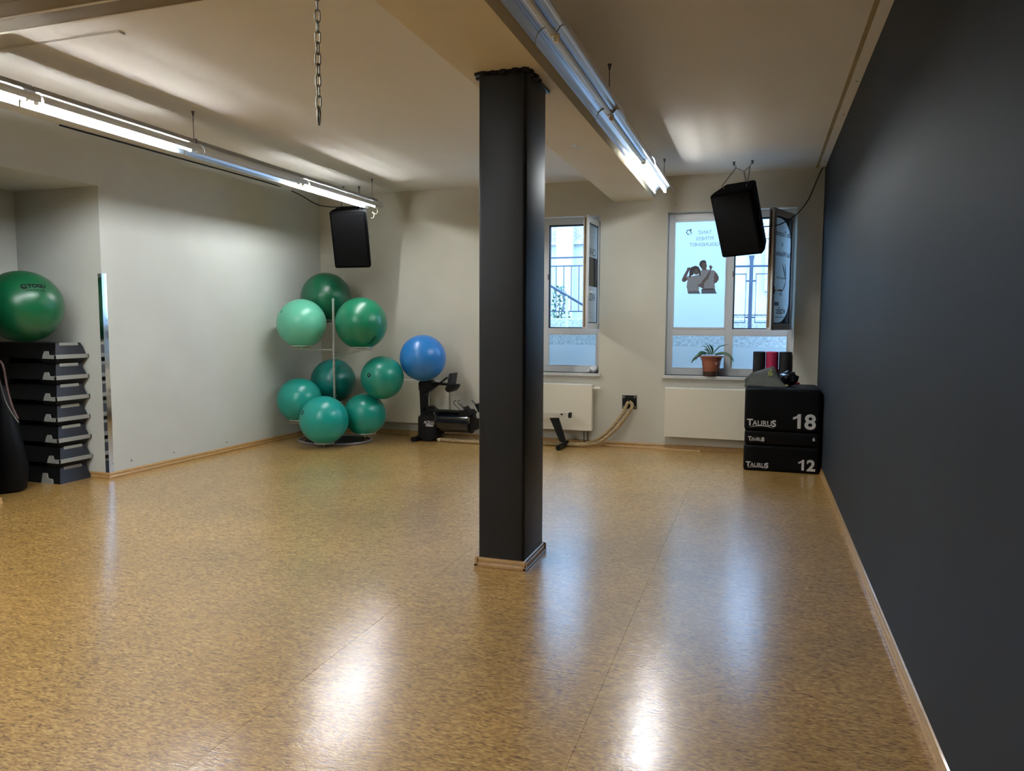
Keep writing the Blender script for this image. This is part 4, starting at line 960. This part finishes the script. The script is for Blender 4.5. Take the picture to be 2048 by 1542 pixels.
# ------------------------------------------------------------------ jump boxes
XB0, XB1, YB0, YB1 = -.806, -.028, -1.131, -.37
def digits(t, num, size, m, xr, y, z):
    if num[0] != '1': text_obj('lettering', num, size, m, t, (xr, y, z), (PI/2, 0, 0), bold=.002, align='RIGHT', sx_=1.05); return
    text_obj('lettering', num[1], size, m, t, (xr, y, z), (PI/2, 0, 0), bold=.006, align='RIGHT', sx_=1.05)
    h = size*.70; x1 = xr-size*.68; w = size*.155
    bm = new(); prism(bm, [(x1-w, z), (x1, z), (x1, z+h), (x1-w*.75, z+h), (x1-w*1.3, z+h*.86), (x1-w*2.3, z+h*.76), (x1-w*2.3, z+h*.61), (x1-w*1.5, z+h*.66), (x1-w, z+h*.74)], 'y', y, y+.0008)
    obj('lettering', bm, m, t)
def plyo(z0, z1, label, logo_sz, logo, num, num_sz, npos, lpos, dx=0, dy=0):
    t = thing('jump_box', label, 'jump box', ((XB0+XB1)/2+dx, (YB0+YB1)/2+dy, z0), (0, 0, 0), 'soft jump boxes stacked in the corner')
    hx, hy, hh = (XB1-XB0)/2, (YB1-YB0)/2, z1-z0
    bm = new(); box(bm, -hx, hx, -hy, hy, 0.002, hh-.002, .028, 4)
    bmesh.ops.subdivide_edges(bm, edges=[e for e in bm.edges if e.calc_length() > .1], cuts=5, use_grid_fill=True)
    for v in bm.verts:
        if abs(abs(v.co.x)-hx) < .002 and abs(v.co.y) < hy-.05: v.co.x += .004*math.sin(v.co.z*25+v.co.y*7)*(1 if v.co.x > 0 else 1)*.7
    obj('cover', bm, M_VINYL, t, 'auto')
    bm = new(); bevy = -hy-.0005
    P_ = [(-hx+.02, bevy, hh-.03), (hx-.02, bevy, hh-.03)]; tube(bm, P_, .0025, 5); obj('seam', bm, M_BLACK, t)
    if logo:
        lx_, lz = lpos
        text_obj('lettering', 'T', logo_sz*1.25, M_WHITE, t, (lx_, -hy-.0015, lz), (PI/2, 0, 0), bold=.003)
        text_obj('lettering', 'AURU', logo_sz, M_WHITE, t, (lx_+logo_sz*.72, -hy-.0015, lz), (PI/2, 0, 0), bold=.0008, sx_=.94)
        text_obj('lettering', 'S', logo_sz*1.25, M_WHITE, t, (lx_+logo_sz*3.2, -hy-.0015, lz-.006), (PI/2, 0, 0), bold=.003)
        bm = new(); n = 12; prev = None
        for i in range(n+1):
            u = i/n; xx = lx_+logo_sz*(.3+3.2*u); zz = lz-logo_sz*(.28-.22*math.sin(PI*u)); th = logo_sz*.10*math.sin(PI*u)**.6+.0008
            q = [bm.verts.new((xx, -hy-.0018, zz)), bm.verts.new((xx, -hy-.0018, zz+th))]
            if prev: bm.faces.new((prev[0], q[0], q[1], prev[1]))
            prev = q
        obj('printed_swoosh', bm, M_WHITE, t)
    digits(t, num, num_sz, M_WHITE, npos[0], -hy-.0015, npos[1])
    return t
plyo(0, .290, 'black jump box marked 12, lowest of the stack in the right corner', .062, True, '12', .165, (.350, .035), (-.36, .045))
plyo(.290, .447, 'thin black jump box marked 6, middle of the stack', .045, True, '6', .052, (.335, .070), (-.35, .05), dx=.004)
plyo(.447, .914, 'tall black jump box marked 18, top of the stack under the grey bag', .080, True, '18', .225, (.345, .040), (-.36, .055), dx=-.002, dy=.003)
# items on top
ZT = .9135
t = thing('cloth_bag', 'crumpled grey cloth bag with olive lettering lying on the top jump box', 'bag', (-.60, -.86, ZT))
def lb(px, py, y): p = atY(px, py, y); return Vector((p.x+.60, p.y+.86, p.z-ZT))
F_ = [lb(1489, 769, -1.03), lb(1576, 773, -1.05), lb(1558, 757, -.97), lb(1505, 745, -.95), lb(1490, 757, -1.0), lb(1547, 732, -.84), lb(1570, 770, -.80), lb(1500, 764, -.66), lb(1530, 768, -1.06)]
F_[0].z = F_[1].z = F_[8].z = .002; F_[6].z = .004; F_[7].z = .004
bm = new(); V = [bm.verts.new(p) for p in F_]
A0, A1, A2, A3, A4, A5, A6, A7, A8 = V
for f in ((A0, A8, A3), (A8, A2, A3), (A8, A1, A2), (A0, A3, A4), (A3, A2, A5), (A2, A1, A6), (A2, A6, A5), (A4, A3, A5), (A4, A5, A7), (A5, A6, A7), (A0, A4, A7)): bm.faces.new(f)
bm.faces.new((A0, A7, A6, A1, A8))
bmesh.ops.subdivide_edges(bm, edges=list(bm.edges), cuts=4, use_grid_fill=True, smooth=.25)
for v in bm.verts:
    if v.co.z > .01: v.co += Vector((math.sin(v.co.z*60+v.co.x*31), math.sin(v.co.x*47), math.cos(v.co.x*53+v.co.y*37)))*.0028
    v.co.z = max(v.co.z, .001)
obj('cloth', bm, M_BAGG, t, True)
tx = lb(1533, 752, -.96)
e_ = (F_[5]-F_[2]).normalized()
o = text_obj('lettering', 'ngu', .075, M_OLIVE, t, tx+Vector((.035, -.014, -.03)), (PI/2-.35, -1.35, 0), bold=.001)
t = thing('crumpled_bag', 'crumpled shiny black plastic bag on the top jump box', 'bag', (-.35, -.72, ZT))
bm = new(); bmesh.ops.create_icosphere(bm, subdivisions=4, radius=.1)
from mathutils import noise as mn
for v in bm.verts:
    n = mn.noise(v.co*22)*.022+mn.noise(v.co*50)*.008; v.co = v.co*(1+n/.1); v.co.x *= 1.0; v.co.z = v.co.z*.82+.085; v.co.z = max(.001, v.co.z)
obj('plastic_film', bm, mat('black_polythene', (10, 12, 20), .2, noise=.2), t, 'auto')
t = thing('red_strap', 'small red rubber band coil beside the black bag on the jump box', 'exercise band', (atZ(1589, 769, ZT).x, atZ(1589, 769, ZT).y, ZT))
obj('band', tube(new(), [(.045*math.cos(a*PI/10), .04*math.sin(a*PI/10), .014) for a in range(20)], .013, 8, closed=True), mat('red_rubber', (150, 24, 44), .45, noise=.1), t, True)
t = thing('bottle_cap', 'small pale yellow plug in front of the black bag', 'plug', (atZ(1573, 773, ZT).x, atZ(1573, 773, ZT).y, ZT))
obj('plug', lathe(new(), [(0, .022), (.018, .02), (.022, .012), (.026, 0), (0, 0)], 14), mat('pale_yellow', (200, 190, 130), .5, noise=.05), t, True)

# foam rollers on the sill
for i, (x, m, lab) in enumerate(((-.672, M_BFOAM, 'black foam roller on the sill, nearest the potted plant'), (-.521, M_RED, 'raspberry red foam roller standing on the sill between two black ones'), (-.368, M_BFOAM, 'black foam roller on the sill, nearest the slate wall'))):
    t = thing('foam_roller', lab, 'foam roller', (x, .05, ZW0), (0, 0, 0), 'foam rollers on the sill')
    bm = new(); lathe(bm, [(.03, .0), (.068, .0), (.074, .006), (.074, .312), (.068, .318), (.03, .318), (.03, .0)], 36); obj('foam', bm, m, t, 'auto')
    obj('core', lathe(new(), [(.022, .003), (.0305, .003), (.0305, .314), (.022, .314), (.022, .003)], 24), M_BLACK, t)

# potted plant
t = thing('potted_plant', 'strap-leaved plant in a terracotta coloured pot on the window sill', 'plant', (-1.245, .015, ZW0))
obj('pot', lathe(new(), [(0, .035), (.086, .035), (.096, .05), (.112, .16), (.118, .20), (.126, .205), (.130, .235), (.152, .24), (.154, .252), (.142, .254), (.132, .245), (.12, .225), (0, .222)], 40), M_POT, t, 'auto')
obj('saucer', lathe(new(), [(0, .0), (.088, .0), (.098, .012), (.1, .045), (.102, .06), (.094, .062), (.088, .03), (0, .028)], 36), M_POTD, t, 'auto')
obj('soil', lathe(new(), [(0, .238), (.06, .236), (.128, .226), (0, .2)], 24), M_SOIL, t, True)
obj('sticker', lathe(new(), [(.006, .001), (.012, .001), (.012, 0), (.006, 0), (.006, .001)], 14), M_WHITE, t, loc=(.065, -.098, .165), rot=(PI/2, 0, .55))
def leaf(P, w_, parent):
    Q = smooth_pts(P, 5); bm = new(); prev = None; n = len(Q)
    for i, q in enumerate(Q):
        u = i/(n-1); ww = w_*(.35+.65*math.sin(PI*min(1, u*.9+.12)))*(1-u**6); ww = max(ww, .001)
        tt = (Q[min(n-1, i+1)]-Q[max(0, i-1)]).normalized(); sd = tt.cross(Vector((0, -1, .25))).normalized()
        a = bm.verts.new(q+sd*ww); b = bm.verts.new(q-Vector((0, 0, 1))*.0+tt.cross(sd)*ww*.3); c = bm.verts.new(q-sd*ww)
        if prev: bm.faces.new((prev[0], a, b, prev[1])); bm.faces.new((prev[1], b, c, prev[2]))
        prev = (a, b, c)
    o = obj('leaf', bm, M_LEAF, parent, True); md = o.modifiers.new('thickness', 'SOLIDIFY'); md.thickness = .0015
def lp(px, py, y=-.0): p = atY(px, py, .015+y); return Vector((p.x+1.245, y, p.z-ZW0))
leaf([lp(1412, 708), lp(1405, 706, -.03), lp(1396, 711, -.06), lp(1387, 719, -.08), lp(1382, 727, -.09)], .020, t)
leaf([lp(1418, 708), lp(1404, 704, .0), lp(1397, 709, -.04), lp(1391, 722, -.05)], .014, t)
leaf([lp(1430, 709), lp(1445, 706, -.03), lp(1457, 710, -.05), lp(1464, 717, -.07), lp(1468, 724, -.08)], .017, t)
leaf([lp(1438, 709), lp(1452, 708, -.02), lp(1461, 716, -.05), lp(1462, 728, -.06), lp(1459, 738, -.06)], .008, t)
leaf([lp(1427, 709), lp(1431, 701), lp(1440, 693, .02), lp(1450, 690, .03), lp(1459, 688, .03)], .007, t)
leaf([lp(1424, 709), lp(1425, 700), lp(1422, 693, -.02), lp(1417, 688, -.03)], .014, t)
leaf([lp(1422, 709), lp(1420, 700), lp(1415, 691, .02), lp(1409, 688, .03)], .008, t)
leaf([lp(1420, 709), lp(1416, 699), lp(1410, 693, .02), lp(1402, 692, .03)], .007, t)
leaf([lp(1420, 709), lp(1416, 702), lp(1411, 699, .02), lp(1408, 699, .03)], .010, t)

# crumpled white cloth on the other sill
t = thing('white_cloth', 'small crumpled white cloth in the corner of the sill behind the column', 'cloth', (-2.755, .075, ZW0))
bm = new(); bmesh.ops.create_icosphere(bm, subdivisions=4, radius=.05)
for v in bm.verts:
    x = v.co.x; v.co = v.co*(1+mn.noise(v.co*28)*.5); v.co.z = v.co.z*.8+.045+max(0, x)*.9; v.co.z = max(.001, v.co.z); v.co.x = v.co.x*1.1
bmesh.ops.create_icosphere(bm, subdivisions=3, radius=.028, matrix=Matrix.Translation((-.068, -.01, .026)))
obj('folds', bm, M_CLOTH, t, True)
